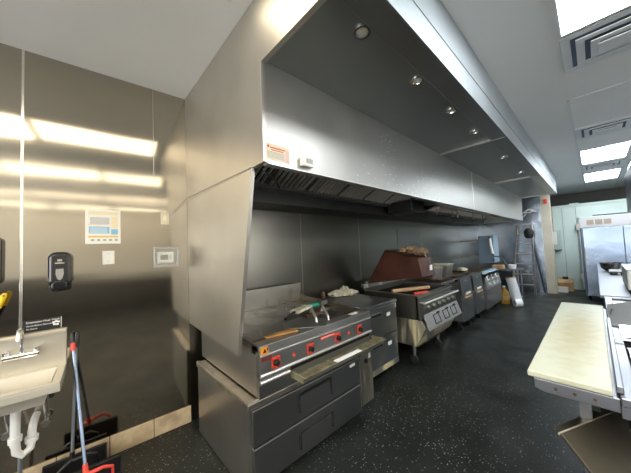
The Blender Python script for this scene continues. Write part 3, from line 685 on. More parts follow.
obj('towel', blob(-2.40, 2.84, .911, .09, .14, .042, 5), 'cloth', t, smooth=True)
obj('towel', blob(-2.52, 2.88, .926, .06, .08, .058, 9), 'cloth', t, smooth=True)
t = obj('spice_jar', MB().lathe((-2.50, 2.42, .876), [(.03, 0), (.035, .01), (.035, .07), (.025, .085), (.025, .10)], 16), 'burnt', smooth=True); tag(t, 'brown jar left of the crumpled towels', 'jar')

# ------------------------------------------------------------------ charbroiler with raised lid
cx0, cx1, cy0, cy1 = -2.42, -1.56, 3.2, 4.33
t = thing('charbroiler', (-2.0, 3.75, 0), 'charbroiler with slanted control panel and raised brown lid', 'charbroiler')
obj('upper_body', MB().box(cx0, cx1-.02, cy0, cy0+.02, .58, .895).box(cx0, cx1-.02, cy1-.02, cy1, .58, .895).box(cx0, cx0+.02, cy0, cy1, .58, .93).box(cx1-.05, cx1-.02, cy0, cy1, .58, .865), 'char_side', t, bevel=.003)
obj('top_rim', MB().box(cx1-.10, cx1, cy0, cy1, .862, .875).box(cx0, cx1, cy0-.004, cy0+.03, .885, .897).box(cx0, cx1, cy1-.03, cy1+.004, .885, .897), 'steel', t, bevel=.002)
obj('back_rim', MB().box(cx0, cx0+.05, cy0-.06, cy1, .93, .985), 'steel', t, bevel=.003)
mb = MB()
for k in range(26):
    y = cy0+.05+k*.04; mb.box(cx0+.05, cx1-.09, y, y+.014, .835, .85)
obj('grate', mb, 'black_matte', t)
obj('fire_box', MB().box(cx0+.02, cx1-.05, cy0+.02, cy1-.02, .60, .62), 'void', t)
obj('lower_body', MB().prism([(cx0, .24), (-1.635, .24), (-1.50, .50), (-1.545, .58), (cx0, .58)], cy0, cy1), 'stained_side', t, bevel=.003)
obj('control_panel', MB().prism([(-1.585, .80), (-1.53, .80), (-1.515, .66), (-1.545, .58), (-1.61, .58), (-1.61, .865), (-1.585, .865)], cy0, cy1), 'char_side', t)
obj('handle_rail', MB().tube([(-1.50, cy0+.01, .80), (-1.50, cy1+.05, .80)], .014, 12).box(-1.57, -1.50, cy0+.02, cy0+.05, .792, .808).box(-1.57, -1.50, cy1-.03, cy1, .792, .808), 'steel_bright', t, smooth=True)
for i in range(6):
    y = cy0+.16+i*.165
    obj('knob', MB().tube([(-1.53, y, .735), (-1.495, y, .728)], [.024, .02], 14), 'steel', t, smooth=True)
dp = obj('front_panel', MB().prism([(-1.525, .655), (-1.51, .655), (-1.445, .475), (-1.46, .475)], cy0, cy1), 'panel_grey', t, bevel=.002); rootloc[dp.name] = rootloc[t.name]
dirp = Vector((.065, 0, -.18)).normalized(); npn = Vector((.94, 0, .34))
def on_panel(u0, u1, y0, y1, h0, h1, mbx):
    mt = Matrix(((dirp.x, 0, npn.x, -1.51), (0, 1, 0, 0), (dirp.z, 0, npn.z, .655), (0, 0, 0, 1)))
    mbx.box(u0, u1, y0, y1, h0, h1, mt)
for y in (3.42, 3.72, 4.00):
    mb = MB(); w = .17
    for q in ((.035, .045, y, y+w), (.145, .155, y, y+w), (.045, .145, y, y+.01), (.045, .145, y+w-.01, y+w), (.02, .045, y+w*.7, y+w*1.25)): on_panel(q[0], q[1], q[2], q[3], .0, .006, mb)
    obj('door_outline', mb, 'black_matte', dp)
obj('drip_drawer', MB().box(cx0+.1, -1.66, cy0+.1, cy1-.1, .20, .24), 'burnt', t)
for x in (-2.3, -1.70):
    for y in (cy0+.06, cy1-.32 if x > -2 else cy1-.1):
        l = obj('leg', MB().lathe((x, y, .10), [(.018, 0), (.02, .02), (.026, .06), (.026, .142)], 14), 'steel', t, smooth=True); rootloc[l.name] = rootloc[t.name]
        obj('caster', MB().tube([(x, y-.015, .05), (x, y+.015, .05)], .05, 16).box(x-.012, x+.012, y-.024, y+.024, .06, .105), 'black_matte', l)
# lid : hollow cover thrown open
ly0, ly1 = cy0+.02, cy0+.42
prof = [(-2.36, .99), (-2.035, 1.485), (-1.56, 1.37), (-1.51, 1.13), (-1.64, 1.115)]
l = obj('lid', MB().prism(prof, ly0, ly0+.015).prism(prof, ly1-.015, ly1).prism([(-2.36, .99), (-2.035, 1.485), (-2.022, 1.478), (-2.347, .985)], ly0, ly1).prism([(-2.035, 1.485), (-1.56, 1.37), (-1.563, 1.358), (-2.03, 1.472)], ly0, ly1).prism([(-1.56, 1.37), (-1.51, 1.13), (-1.522, 1.127), (-1.572, 1.365)], ly0, ly1), 'lid_brown', t, bevel=.003); rootloc[l.name] = rootloc[t.name]
obj('lid_hinge', MB().box(-2.40, -2.34, ly0, ly0+.04, .93, 1.02).box(-2.40, -2.34, ly1-.04, ly1, .93, 1.02), 'steel', l)
# rags and tongs on top of the lid
t = thing('oily_rag', (-1.70, 3.5, 1.41), 'brown crumpled rags and hooks lying on the raised lid', 'rag')
obj('rag', blob(-1.78, 3.42, 1.468, .11, .13, .055, 21, amp=.6), 'cloth_blk', t, smooth=True)
obj('rag', blob(-1.63, 3.47, 1.438, .09, .11, .055, 22, amp=.6), 'cloth_blk', t, smooth=True)
obj('tag', MB().box(-1.508, -1.50, 3.44, 3.51, 1.20, 1.27), 'label', t)
obj('hook', MB().tube([(-1.60, 3.30, 1.41), (-1.58, 3.30, 1.45), (-1.53, 3.34, 1.44), (-1.505, 3.40, 1.33), (-1.503, 3.45, 1.26)], .006, 8), 'chrome', t, smooth=True)
t = obj('wooden_paddle', MB().tube([(-1.92, 3.18, .925), (-1.82, 3.42, .925), (-1.68, 3.76, .925)], [.024, .028, .024], 14), 'wood', smooth=True); tag(t, 'pale wooden pole lying across the charbroiler top', 'wooden pole')
t = obj('red_pan_handle', MB().tube([(-1.74, 3.42, .87), (-1.66, 3.66, .87)], .019, 12), 'red_plastic', smooth=True); tag(t, 'red handle lying on the grate below the wooden pole', 'handle')

# ------------------------------------------------------------------ flat-top unit behind
t = thing('spreader_cabinet', (-2.15, 4.65, 0), 'low grey spreader cabinet between the charbroiler and the fryers', 'cabinet')
obj('cabinet_body', MB().box(-2.60, -1.80, 4.38, 4.85, .12, .86), 'steel_dull', t, bevel=.003)
obj('worktop', MB().box(-2.60, -1.74, 4.37, 4.86, .862, .90), 'steel_dull', t, bevel=.003)
obj('upstand', MB().box(-2.62, -2.60, 4.37, 4.86, .86, 1.02), 'steel_dull', t)
for x in (-2.5, -1.9):
    for y in (4.45, 4.78): obj('caster', MB().tube([(x, y-.015, .05), (x, y+.015, .05)], .05, 12).box(x-.012, x+.012, y-.02, y+.02, .06, .12), 'black_matte', t)
# fryers
def fryer(y0, y1, xf, zt_, label):
    t = thing('deep_fryer', (-2.05, (y0+y1)/2, 0), label, 'deep fryer', 'deep fryers')
    obj('cabinet_body', MB().box(-2.50, xf-.015, y0, y1, .17, zt_-.06), 'fridge_grey', t, bevel=.004)
    obj('door', MB().box(xf-.015, xf+.01, y0+.03, y1-.01, .18, .60), 'fridge_grey', t, bevel=.004)
    obj('upper_panel', MB().prism([(xf-.03, .62), (xf+.005, .62), (xf-.02, zt_), (xf-.06, zt_)], y0, y1), 'drawer', t, bevel=.003)
    obj('top_rim', MB().box(-2.48, -2.44, y0, y1, zt_-.06, zt_).box(xf-.12, xf-.03, y0, y1, zt_-.02, zt_).box(-2.44, xf-.12, y0, y0+.03, zt_-.06, zt_).box(-2.44, xf-.12, y1-.03, y1, zt_-.06, zt_), 'steel', t, bevel=.002)
    obj('fry_pot', MB().box(-2.42, xf-.13, y0+.04, y1-.04, zt_-.055, zt_-.04), 'void', t)
    obj('flue', MB().box(-2.56, -2.50, y0, y1, .3, 1.05), 'steel', t)
    obj('copper_label', MB().box(xf+.0105, xf+.012, y0+.10, y1-.09, .56, .60), 'cardboard', t)
    obj('white_label', MB().box(xf+.0005, xf+.006, y0+.16, y1-.12, .62, .66), 'label', t)
    obj('sight_glass', MB().tube([(xf-.02, y0+.25, zt_-.06), (xf-.004, y0+.25, zt_-.063)], .014, 12), 'steel_bright', t)
    for x in (-2.42, xf-.10):
        for y in (y0+.07, y1-.07):
            l = obj('leg', MB().box(x-.02, x+.02, y-.02, y+.02, .095, .17), 'black_matte', t); rootloc[l.name] = rootloc[t.name]
            obj('caster', MB().tube([(x, y-.016, .05), (x, y+.016, .05)], .05, 14), 'black', l)
    return t
f1 = fryer(4.90, 5.44, -1.61, .92, 'grey deep fryer nearest to the charbroiler')
f2 = dup(f1, (-2.05, 5.17+.66, 0), 'grey deep fryer between its twin and the breading station')
# trays on top of the fryers' rear
t = thing('sheet_pan', (-2.2, 5.1, 1.0), 'wide dark sheet pan bridging the spreader cabinet and fryers', 'tray')
obj('pan', MB().box(-2.44, -1.80, 4.42, 5.9, .925, .93).box(-2.44, -1.80, 4.42, 4.43, .93, .955).box(-2.44, -1.80, 5.89, 5.9, .93, .955).box(-1.81, -1.80, 4.42, 5.9, .93, .955).box(-2.44, -2.43, 4.42, 5.9, .93, .955), 'burnt', t)
def hotel(cx, cy, z, lx, ly, h, label, rz, mm='steel', tilt=0.):
    t = thing('hotel_pan', (cx, cy, z), label, 'pan', 'pans stacked over the fryers')
    mt = Matrix.Translation((cx, cy, z)) @ Matrix.Rotation(rz, 4, 'Z') @ Matrix.Rotation(tilt, 4, 'X')
    a, b = lx/2, ly/2; mb = MB(); k = .025
    mb.box(-a+k, a-k, -b+k, b-k, 0, .004, mt)
    for (p, q) in (((-a, -b), (a, -b)), ((a, -b), (a, b)), ((a, b), (-a, b)), ((-a, b), (-a, -b))):
        s_ = (a-k)/a; u_ = (b-k)/b
        mb.quad(mt @ Vector((p[0], p[1], h)), mt @ Vector((q[0], q[1], h)), mt @ Vector((q[0]*s_, q[1]*u_, 0)), mt @ Vector((p[0]*s_, p[1]*u_, 0)), .003)
    obj('pan', mb, mm, t)
    fr = MB(); e = .016
    for q in ((-a-e, a+e, -b-e, -b), (-a-e, a+e, b, b+e), (-a-e, -a, -b, b), (a, a+e, -b, b)): fr.box(q[0], q[1], q[2], q[3], h-.004, h, mt)
    obj('rim', fr, 'steel_bright', t)
    obj('lid', MB().box(-a+.005, a-.005, -b+.005, b-.005, h, h+.012, mt), 'cloth', t, bevel=.003)
    return t
hotel(-2.10, 4.72, .9315, .36, .46, .18, 'cream-topped rectangular pan nearest on the dark sheet pan', 0)
hotel(-2.10, 5.27, .9315, .36, .50, .20, 'cream-topped rectangular pan furthest on the dark sheet pan', .12)
t = obj('pan_cover', blob(-1.98, 6.12, .965, .10, .13, .05, 31, amp=.25), 'cloth', smooth=True); tag(t, 'rumpled cream cloth over the second fryer rear', 'cloth')
# breading / control station
sy0, sy1 = 6.24, 7.45; sx = -1.60
t = thing('pressure_fryer', (-2.05, 6.85, 0), 'large grey fryer bank with tilted face of white square controls', 'fryer')
obj('cabinet_body', MB().box(-2.50, sx-.02, sy0, sy1, .15, .86), 'steel_dull', t, bevel=.004)
obj('tilted_face', MB().prism([(sx-.02, .55), (sx+.03, .55), (sx-.05, .92), (sx-.10, .92), (sx-.02, .86)], sy0, sy1), 'steel', t, bevel=.003)
obj('lower_panel', MB().box(sx-.02, sx+.02, sy0, sy1, .15, .545), 'steel_dull', t, bevel=.003)
fd = Vector((.08, 0, -.37)).normalized(); fn = Vector((.977, 0, .211))
ft = Matrix(((fd.x, 0, fn.x, sx-.05), (0, 1, 0, 0), (fd.z, 0, fn.z, .92), (0, 0, 0, 1)))
for y in (6.44, 6.80, 7.14):
    c = obj('control_square', MB().box(.09, .21, y, y+.17, 0, .006, ft), 'label', t, bevel=.002); rootloc[c.name] = rootloc[t.name]
    obj('control_knob', MB().box(.12, .18, y+.05, y+.12, .006, .02, ft), 'black', c)
    obj('lower_vent', MB().box(.25, .33, y, y+.17, 0, .004, ft), 'ink_grey', t)
obj('blue_top_label', MB().box(.015, .055, 6.3, 7.3, 0, .003, ft), 'ink_blue', t)
obj('top_tray', MB().box(-2.45, sx-.12, sy0+.05, sy1-.05, .875, .89), 'burnt', t)
for x in (-2.4, sx-.12):
    for y in (sy0+.1, sy1-.1): obj('caster', MB().tube([(x, y-.02, .06), (x, y+.02, .06)], .06, 14).box(x-.015, x+.015, y-.025, y+.025, .07, .15), 'black_matte', t)
# folded lid of cartons on it
t = obj('food_carton', MB().box(-1.86, -1.62, 8.0, 8.14, .8305, .925), 'cardboard', bevel=.004); tag(t, 'small brown carton on the side table under the steel cabinet', 'carton')

# steel panel cabinet beyond fryers
t = thing('steel_wall_cabinet', (-1.98, 8.02, .98), 'blue-grey steel panel cabinet with a white tube, over the far fryers', 'cabinet')
obj('cabinet_box', MB().box(-2.15, -1.80, 8.0, 8.5, .98, 1.70), mat('blue_grey_enamel', (.20, .29, .38), .35, .2), t, bevel=.006)
for z in (1.10, 1.55): obj('hanging_rail', MB().box(WX, -2.15, 8.2, 8.26, z, z+.05), 'steel_dull', t)
obj('white_tube', MB().tube([(-1.87, 7.985, 1.62), (-1.86, 7.97, 1.45), (-1.83, 7.96, 1.22)], [.028, .036, .040], 12), 'white', t, smooth=True)
obj('hose', MB().tube([(-1.83, 7.96, 1.22), (-1.80, 7.94, 1.16), (-1.66, 7.93, 1.14), (-1.58, 7.93, 1.05), (-1.53, 7.93, .90)], .014, 10), 'dark_blue', t, smooth=True)
obj('latch', MB().box(-1.90, -1.86, 7.985, 7.9995, 1.62, 1.66).box(-1.84, -1.80, 7.985, 7.9995, 1.04, 1.08), 'black', t)
# side shelf table
t = thing('side_table', (-1.6, 8.2, 0), 'small steel side table past the far fryer bank', 'table')
obj('tabletop', MB().box(-1.95, -1.28, 7.95, 8.45, .80, .83), 'table_steel', t, bevel=.004)
for x in (-1.9, -1.34):
    for y in (8.0, 8.4): obj('leg', MB().tube([(x, y, .0), (x, y, .80)], .02, 10), 'table_steel', t)
obj('under_shelf', MB().box(-1.93, -1.32, 7.98, 8.42, .10, .12), 'steel_dull', t)
t = thing('plastic_tub', (-1.5, 8.2, .831), 'clear-grey tub of white lids on the steel side table', 'tub')
obj('tub', MB().lathe((-1.47, 8.15, .831), [(.07, 0), (.085, .05), (.09, .09), (.08, .09)], 20), 'vent_white', t, smooth=True)
obj('lid', MB().lathe((-1.47, 8.15, .922), [(.092, 0), (.092, .008), (.06, .012)], 20), 'label', t, smooth=True)
t = thing('oil_bottle', (-1.52, 7.72, 0), 'amber oil jug standing under the side table', 'jug')
obj('jug', MB().lathe((-1.60, 7.76, .0), [(.09, 0), (.10, .02), (.10, .24), (.07, .32), (.028, .37), (.028, .40)], 20), 'oil', t, smooth=True)
obj('cap', MB().lathe((-1.60, 7.76, .402), [(.032, 0), (.032, .03), (.02, .034)], 16), 'label', t, smooth=True)
obj('jug_label', MB().lathe((-1.60, 7.76, .10), [(.101, 0), (.102, .002), (.102, .10), (.101, .102)], 20), 'cardboard', t, smooth=True)
# white curled sheet/tube leaning
t = thing('plastic_roll', (-1.33, 7.62, 0), 'white plastic roll with curled foot leaning on the side table', 'plastic roll')
mt = Matrix.Translation((-1.31, 7.60, .05)) @ Matrix.Rotation(-.20, 4, 'Y') @ Matrix.Rotation(-.12, 4, 'X')
pts = [(math.cos(a)*.10, math.sin(a)*.08) for a in [PI*2*k/22 for k in range(22)]]
obj('sleeve', MB().prism(pts, 0, .60, 'z', mt), mat('milky_plastic', (.72, .76, .80), .3, trans=.15), t, smooth=True)
obj('curled_foot', MB().tube([(-1.36, 7.50, .09), (-1.25, 7.58, .10)], [.095, .09], 22), mat('milky_plastic_foot', (.78, .80, .82), .35), t, smooth=True)
obj('curl_core', MB().tube([(-1.368, 7.494, .09), (-1.36, 7.50, .09)], [.05, .05], 18), 'ink_grey', t)
obj('top_lip', MB().prism([(p[0]*1.12, p[1]*1.12) for p in pts], .602, .625, 'z', mt), 'cardboard', t)

# ------------------------------------------------------------------ step ladder at the end wall
t = thing('step_ladder', (-1.3, 9.55, 0), 'aluminium step ladder standing against the far steel wall', 'ladder')
def rail(p, q, w=.028, m_=None):
    m_ = m_ or MB(); return m_.tube([p, q], w, 6)
obj('front_rail', rail((-1.72, 9.30, 0), (-1.56, 9.78, 1.98)), 'steel', t)
obj('front_rail', rail((-1.20, 9.30, 0), (-1.22, 9.78, 2.05)), 'steel', t)
obj('rear_rail', rail((-1.03, 9.62, .05), (-1.24, 9.76, 1.55), .022), 'dark_blue', t)
obj('rear_rail', rail((-1.75, 9.80, .0), (-1.58, 9.80, 1.55), .022), 'steel_dull', t)
for k in range(6):
    z = .28+k*.29; f_ = z/2; y = 9.30+.48*f_
    xl = -1.72+.16*f_; xr = -1.20-.02*f_
    obj('step', MB().box(xl, xr, y-.05, y+.05, z-.015, z+.012), 'steel', t, bevel=.003)
obj('top_cap', MB().box(-1.60, -1.18, 9.68, 9.86, 1.98, 2.02), 'steel', t)
t = obj('black_cap', MB().lathe((-1.27, 9.52, 1.58), [(.05, 0), (.095, .04), (.115, .13), (.11, .21), (.07, .28), (.02, .30)], 20), 'black_matte', smooth=True); tag(t, 'round black cap hung on the ladder rail', 'cap')
mb = MB(); pts = []
for k in range(26):
    a = k*.5; pts.append((-1.72+k*.026, 9.868-.008*math.sin(a), 2.42+.06*math.sin(a*.9)+.04*math.cos(a*.37)))
t = obj('cable_coil', MB().tube(pts, .022, 8).tube([(p[0]+.02, p[1]+.01, p[2]-.07+.03*math.sin(i)) for i, p in enumerate(pts[6:22])], .018, 8), 'white', smooth=True); tag(t, 'loose white cable bundle fixed high on the far steel wall', 'cable')
t = obj('red_alarm_light', MB().box(-.93, -.85, 9.82, 9.8595, 2.55, 2.68), 'red_plastic', bevel=.01); tag(t, 'small red alarm device at the top of the pale pillar', 'alarm')
# electrical box and papers on the pillar return
t = thing('electrical_box', (-.80, 10.9, 1.22), 'grey-green electrical box on the cooler beside the pillar', 'electrical box')
obj('box', MB().box(-.90, -.68, 10.86, 10.9995, 1.20, 1.80), 'elec', t, bevel=.008)
obj('paper', MB().box(-.88, -.78, 10.852, 10.8595, 1.36, 1.76), 'paper', t)
obj('cover_plate', MB().box(-.77, -.70, 10.850, 10.8595, 1.26, 1.70), 'elec', t, bevel=.004)
obj('conduit', MB().tube([(-.84, 10.95, 1.80), (-.84, 10.95, 2.50)], .015, 8), 'pillar', t)

# ------------------------------------------------------------------ walk-in cooler
t = thing('walk_in_cooler', (.6, 11.6, 0), 'pale green walk-in cooler filling the far end of the kitchen', 'walk-in cooler')
obj('front_wall', MB().box(-1.25, .0, 11.0, 11.1, 0, 2.48).box(1.0, 2.6, 11.0, 11.1, 0, 2.48).box(0, 1.0, 11.0, 11.1, 2.18, 2.48), 'cooler', t)
obj('top_trim', MB().box(-1.25, 2.6, 10.98, 11.12, 2.48, 2.55), 'cooler_trim', t, bevel=.004)
obj('side_wall', MB().box(-1.25, -1.15, 11.1, 12.5, 0, 2.50), 'cooler', t)
obj('roof', MB().box(-1.25, 2.6, 11.1, 12.5, 2.42, 2.48), 'cooler', t)
obj('panel_seam', MB().box(-.64, -.63, 10.994, 11.0, 0.02, 2.46).box(-.34, -.33, 10.994, 11.0, .02, 2.46), 'gasket', t)
dr = obj('cooler_door', MB().box(-.30, .90, 10.94, 10.999, .05, 2.15), 'cooler', t, bevel=.01); rootloc[dr.name] = rootloc[t.name]
obj('hinge', MB().box(-.36, -.26, 10.90, 10.94, 1.75, 1.95), 'steel_dull', dr, bevel=.01)
obj('hinge', MB().box(-.36, -.26, 10.90, 10.94, .30, .50), 'steel_dull', dr, bevel=.01)
obj('roof_bracket', MB().box(-.46, -.26, 10.96, 11.08, 2.552, 2.58), 'cooler_trim', t)
t = thing('reflective_panel', (0, 10.93, 1.85), 'reflective white upper door panel with three painted beige reflections', 'door panel')
obj('panel', MB().box(-.27, .70, 10.925, 10.9395, 1.83, 2.12), mat('white_steel', (.50, .49, .50), .35, .3), t)
for k in range(3): obj('square', MB().box(-.13+k*.17, .01+k*.17, 10.915, 10.9245, 1.90, 2.04), mat('painted_reflection_%s' % 'abc'[k], (.34, .27, .20), .5), t)  # beige squares paint a reflection onto the steel panel
# boxes on the floor near cooler
t = thing('cardboard_box', (-.62, 10.65, 0), 'open brown cardboard box on the floor by the cooler', 'box')
obj('carton', MB().box(-.82, -.50, 10.50, 10.85, .0, .012).box(-.82, -.50, 10.50, 10.51, .012, .34).box(-.82, -.50, 10.84, 10.85, .012, .34).box(-.82, -.81, 10.51, 10.84, .012, .34).box(-.51, -.50, 10.51, 10.84, .012, .34), 'cardboard', t)
obj('flap', MB().quad((-.82, 10.50, .34), (-.50, 10.50, .34), (-.50, 10.42, .24), (-.82, 10.42, .24), .006), 'cardboard', t)
obj('contents', MB().box(-.72, -.60, 10.60, 10.72, .012, .40), 'black_matte', t)
t = thing('white_carton', (-.75, 10.34, 0), 'low white carton in front of the brown cardboard box', 'box')
obj('carton', MB().box(-.86, -.60, 10.22, 10.40, 0, .14), 'carton_white', t, bevel=.004)
obj('tape', MB().box(-.86, -.60, 10.29, 10.33, .14, .1415), 'cardboard', t)

# ------------------------------------------------------------------ reach-in refrigerator
t = thing('reach_in_refrigerator', (.35, 9.65, 0), 'blue-grey stainless reach-in refrigerator in front of the cooler', 'refrigerator')
obj('cabinet_body', MB().box(-.235, 1.2, 9.30, 10.05, .10, 1.78), 'fridge_blue', t, bevel=.006)
d = obj('door', MB().box(-.195, .45, 9.24, 9.299, .14, 1.76), 'fridge_blue', t, bevel=.01); rootloc[d.name] = rootloc[t.name]
obj('door_handle', MB().box(-.19, -.165, 9.205, 9.235, .95, 1.3), 'steel_dull', d, bevel=.004)
obj('door', MB().box(.46, 1.15, 9.24, 9.299, .14, 1.76), 'fridge_blue', t, bevel=.01)
obj('dark_edge', MB().box(-.235, -.20, 9.24, 9.299, .10, 1.78), 'dark_blue', t)
for x in (-.16, 1.1):
    for y in (9.38, 9.95): obj('foot', MB().tube([(x, y, 0), (x, y, .10)], .025, 10), 'black', t)

# ------------------------------------------------------------------ far steel counter
t = thing('steel_worktable', (.6, 6.8, 0), 'long stainless worktable on the right beyond the cutting board', 'worktable')
obj('tabletop', MB().box(.0, 1.1, 4.15, 9.1, .885, .92), 'table_steel', t, bevel=.004)
obj('under_shelf', MB().box(.06, 1.05, 4.3, 9.0, .22, .25), 'steel_dull', t)
for x in (.06, 1.04):
    for y in (4.3, 6.6, 9.0): obj('leg', MB().tube([(x, y, 0), (x, y, .885)], .022, 10), 'table_steel', t)
t = thing('kitchen_scale', (.22, 6.5, .92), 'flat black scale in front of the steel bowl on the worktable', 'scale')
obj('base', MB().box(.14, .38, 6.35, 6.75, .9205, .97), 'black', t, bevel=.01)
obj('pan_platform', MB().box(.13, .39, 6.34, 6.76, .97, .98), 'steel_dull', t)
obj('dial', MB().tube([(.23, 6.348, .945), (.23, 6.3385, .945)], .016, 14), 'label', t)
t = obj('mixing_bowl', MB().lathe((.17, 7.2, .922), [(.045, 0), (.08, .012), (.118, .06), (.132, .145), (.138, .147), (.138, .155), (.130, .155), (.11, .06), (.06, .018), (.02, .012)], 32), 'bowl', smooth=True); tag(t, 'round dark steel bowl standing behind the black scale', 'bowl')
t.location = (.165, 7.05, .9215)
t = thing('countertop_steamer', (.45, 4.7, .92), 'pale steel countertop box at the right edge of the worktable', 'appliance')
obj('housing', MB().box(.215, .75, 4.45, 5.25, .945, 1.16), 'box_grey', t, bevel=.012)
obj('lid_edge', MB().box(.21, .755, 4.445, 5.255, 1.16, 1.175), 'table_steel', t, bevel=.004)
for x in (.25, .7):
    for y in (4.5, 5.2): obj('foot', MB().tube([(x, y, .9205), (x, y, .945)], .022, 12), 'black', t)

# ------------------------------------------------------------------ prep table with cutting board
PT = .905
t = thing('prep_table', (.25, 2.55, 0), 'stainless sandwich prep table holding the long cutting board', 'prep table')
mb = MB(); mb.box(.03, .08, 1.56, 4.1, PT-.02, PT+.012).box(.60, .68, 1.56, 4.1, PT-.02, PT+.012).box(.08, .60, 1.56, 1.66, PT-.02, PT+.012).box(.08, .60, 4.02, 4.1, PT-.02, PT+.012)
for y in (1.92, 2.28, 2.64, 3.0): mb.box(.08, .60, y-.008, y+.008, PT-.015, PT+.010)
obj('top_frame', mb, 'table_steel', t, bevel=.003)
obj('well_apron', MB().box(.03, .045, 1.56, 4.1, .84, PT-.02).box(.665, .68, 1.56, 4.1, .84, PT-.02).box(.045, .665, 1.56, 1.575, .84, PT-.02).box(.045, .665, 4.085, 4.1, .84, PT-.02), 'table_steel', t)
obj('well_floor', MB().box(.045, .665, 1.575, 4.085, .79, .80), 'black_matte', t)
obj('board_shelf', MB().prism([(-.235, .862), (-.20, .85), (.03, .85), (.03, PT), (-.235, PT)], 1.575, 3.46), 'table_steel', t, bevel=.003)
for x in (-.16, -.10, -.04): obj('bolt', MB().tube([(x, 1.5745, .878), (x, 1.569, .878)], .006, 10), 'burnt', t)
for x, y in ((-.075, 1.68), (-.075, 3.40), (.64, 2.30), (.64, 3.95)):
    if True:
        l = obj('leg', MB().box(x-.02, x+.02, y-.02, y+.02, .0, .85 if x < 0 else .79), 'table_steel', t, bevel=.002); rootloc[l.name] = rootloc[t.name]
obj('leg_bracket', MB().box(-.055, -.03, 1.665, 1.72, .79, .849), 'black', t)
t = obj('cutting_board', MB().box(-.258, .012, 1.575, 3.45, PT+.013-.012, PT+.028), 'board', bevel=.006)
tag(t, 'long cream plastic cutting board with brown knife wear', 'cutting board')
t = thing('pan_rail', (.045, 2.3, .92), 'bright steel guard rail between the board and the food pans', 'rail')
obj('rail', MB().box(.022, .042, 1.60, 2.9, .918, .945), 'table_steel', t, bevel=.003)
obj('cross_rod', MB().tube([(.042, 2.38, .934), (.60, 2.38, .934)], .007, 10), 'steel_bright', t)
# black food pans sunk in the well
pan0 = None
for i, y in enumerate((1.70, 1.90, 2.10)):
    lab = ('narrow black food pan nearest the table end', 'narrow black food pan in the middle of the row', 'narrow black food pan next to the steel rod')[i]
    if pan0 is None:
        a, b, c, d = .10, .55, y, y+.15
        t = thing('food_pan', (.32, y, PT), lab, 'food pan', 'black food pans in the prep table')
        obj('rim', MB().box(a-.012, b+.012, c-.012, c, PT+.011, PT+.018).box(a-.012, b+.012, d, d+.012, PT+.011, PT+.018).box(a-.012, a, c, d, PT+.011, PT+.018).box(b, b+.012, c, d, PT+.011, PT+.018), 'steel_bright', t)
        obj('pan', MB().box(a, b, c, d, .815, .818).box(a, a+.003, c, d, .818, PT+.011).box(b-.003, b, c, d, .818, PT+.011).box(a, b, c, c+.003, .818, PT+.011).box(a, b, d-.003, d, .818, PT+.011), 'gloss_black', t)
        pan0 = t
    else: dup(pan0, (.32, y, PT), lab)
for i, (y, h, lab) in enumerate(((3.55, .02, 'flat steel pan lid behind the propped grey lid'),)):
    t = thing('flat_cover', (.34, y, PT+.012), lab, 'pan lid')
    obj('cover', MB().prism([(y, PT+.0125), (y+.22, PT+.0125), (y+.22, PT+.0125+h*.4), (y+.19, PT+.012+h), (y+.03, PT+.012+h), (y, PT+.0125+h*.4)], .075, .60, 'x'), 'steel', t, bevel=.002)
    obj('handle', MB().tube([(.2, y+.11, PT+.012+h), (.2, y+.11, PT+.04+h), (.3, y+.11, PT+.04+h), (.3, y+.11, PT+.012+h)], .005, 8), 'steel_bright', t)
# hinged blue-ish cover standing slightly open
t = thing('tilted_pan_cover', (.35, 2.58, PT+.01), 'bluish reflective hinged cover propped over the food pans', 'cover')
obj('cover', MB().quad((.075, 2.47, .922), (.60, 2.47, .922), (.60, 2.70, .975), (.075, 2.70, .95), .006), 'fridge_blue', t)
obj('end_plate', MB().prism([(2.47, .918), (2.70, .918), (2.70, .945), (2.47, .92)], .078, .084, 'x'), 'steel', t)
# flat grey lid slab
t = thing('hinged_table_lid', (.35, 3.1, PT+.02), 'matte grey hinged lid propped on the far part of the prep table', 'lid')
obj('slab', MB().quad((.035, 2.75, .922), (.60, 2.75, 1.06), (.60, 3.48, 1.12), (.035, 3.48, .94), .012), 'box_grey', t)
t.children[0].data.materials[0] = mat('matte_grey_lid', (.20, .205, .20), .55, .2)
obj('clasp', MB().tube([(.05, 3.08, .935), (.06, 3.12, .965), (.055, 3.2, .94)], .008, 8), 'chrome', t, smooth=True)

# ------------------------------------------------------------------ slant-lid ingredient bin under the table end
u = Vector((.426, .905, 0)); A = Vector((-.15, 1.452, .75)); dv = Vector((.78, -.367, 0))
dwn = (Vector((.62, -.29, -.66))).normalized()
t = thing('slant_lid_bin', (.15, 1.42, 0), 'dull brown-grey slanted lid of a bin at the lower right', 'bin')
Lw = .68; Ll = .62
obj('lid', MB().quad(A, A+u*Lw, A+u*Lw+dwn*Ll, A+dwn*Ll, .012), 'bin_steel', t, bevel=.002)
obj('lid_edge', MB().tube([A, A+u*Lw], .0045, 8), mat('pale_edge', (.55, .50, .38), .4, .3), t)
obj('back_strip', MB().quad(A+Vector((0, 0, .002)), A+u*Lw, A+u*Lw+Vector((-.055, .03, -.005)), A+Vector((-.055*.2, .055, -.003)), .008), 'bin_steel', t)
mtb = Matrix(((dv.x/.862, u.x, 0, A.x), (dv.y/.862, u.y, 0, A.y), (0, 0, 1, 0), (0, 0, 0, 1)))
k = dwn.xy.length/1; 
obj('bin_body', MB().prism([(.10, .06), (.44, .06), (.44, .75-.44/k*abs(dwn.z)*1-.03), (.10, .75-.10/k*abs(dwn.z)-.03)], .03, Lw-.03, 'y', mtb), 'steel_dull', t)
for a in (.14, .40):
    for b in (.08, Lw-.08):
        p = mtb @ Vector((a, b, 0)); obj('caster', MB().tube([(p.x, p.y-.012, .03), (p.x, p.y+.012, .03)], .03, 12), 'black', t)

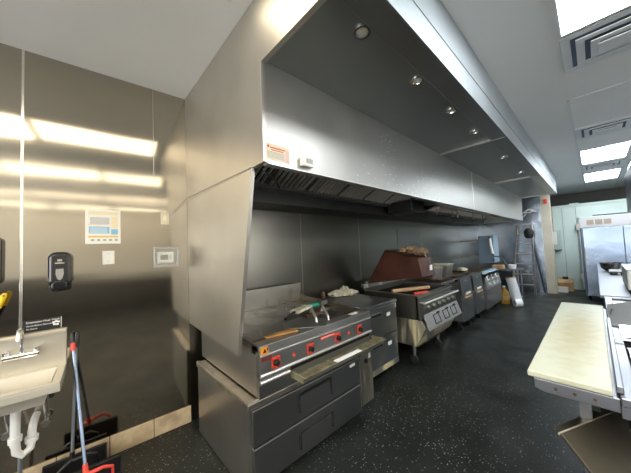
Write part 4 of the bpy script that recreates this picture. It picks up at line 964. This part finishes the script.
# ------------------------------------------------------------------ overhead cabinet at the right edge
t = thing('overhead_cabinet', (.6, 4.4, 1.84), 'dark blue-grey overhead cabinet at the upper right edge', 'overhead cabinet')
obj('cabinet_box', MB().box(.298, .90, 3.6, 5.0, 1.84, 2.28), 'dark_blue', t, bevel=.006)
for x in (.66, .84):
    for y in (4.6, 4.9): obj('hanger_rod', MB().tube([(x, y, 2.28), (x, y, CZ)], .010, 8), 'steel_dull', t)
obj('bottom_rail', MB().box(.295, .90, 3.6, 5.0, 1.825, 1.84), 'steel', t)

# ------------------------------------------------------------------ small wall plate over the fryers
t = thing('wall_shelf_rail', (-2.6, 5.3, 1.5), 'pale steel plate with two white hooks on the cook line wall', 'wall plate')
obj('plate', MB().box(WX+.0035, WX+.012, 4.66, 5.70, 1.52, 1.86), mat('plate_grey', (.20, .20, .19), .45, .6), t, bevel=.003)
for y in (4.95, 5.6): obj('hook', MB().tube([(WX+.012, y, 1.56), (WX+.06, y, 1.545), (WX+.07, y, 1.575)], .009, 8), 'label', t, smooth=True)

# ------------------------------------------------------------------ world, camera
w = bpy.data.worlds.new('world'); sc.world = w; w.use_nodes = True
w.node_tree.nodes['Background'].inputs[0].default_value = (.98, .99, 1, 1); w.node_tree.nodes['Background'].inputs[1].default_value = 5
yaw, pitch, roll, f = .821415, .046853, -.042969, 258.93
F = Vector((-math.sin(yaw)*math.cos(pitch), math.cos(yaw)*math.cos(pitch), math.sin(pitch)))
R0 = Vector((math.cos(yaw), math.sin(yaw), 0)); U0 = R0.cross(F)
c, s = math.cos(roll), math.sin(roll)
R = c*R0+s*U0; U = -s*R0+c*U0
cam = bpy.data.cameras.new('camera'); co = bpy.data.objects.new('camera', cam); C.objects.link(co)
co.matrix_world = Matrix(((R.x, U.x, -F.x, 0), (R.y, U.y, -F.y, 0), (R.z, U.z, -F.z, 1.55), (0, 0, 0, 1)))
cam.sensor_fit = 'HORIZONTAL'; cam.sensor_width = 36; cam.lens = 36*f/631; cam.clip_start = .02; cam.clip_end = 60
sc.camera = co
vs = sc.view_settings; sc.display_settings.display_device = 'sRGB'
vs.view_transform = 'Standard'; vs.look = 'None'; vs.gamma = 1; vs.exposure = 0.45; vs.use_curve_mapping = False
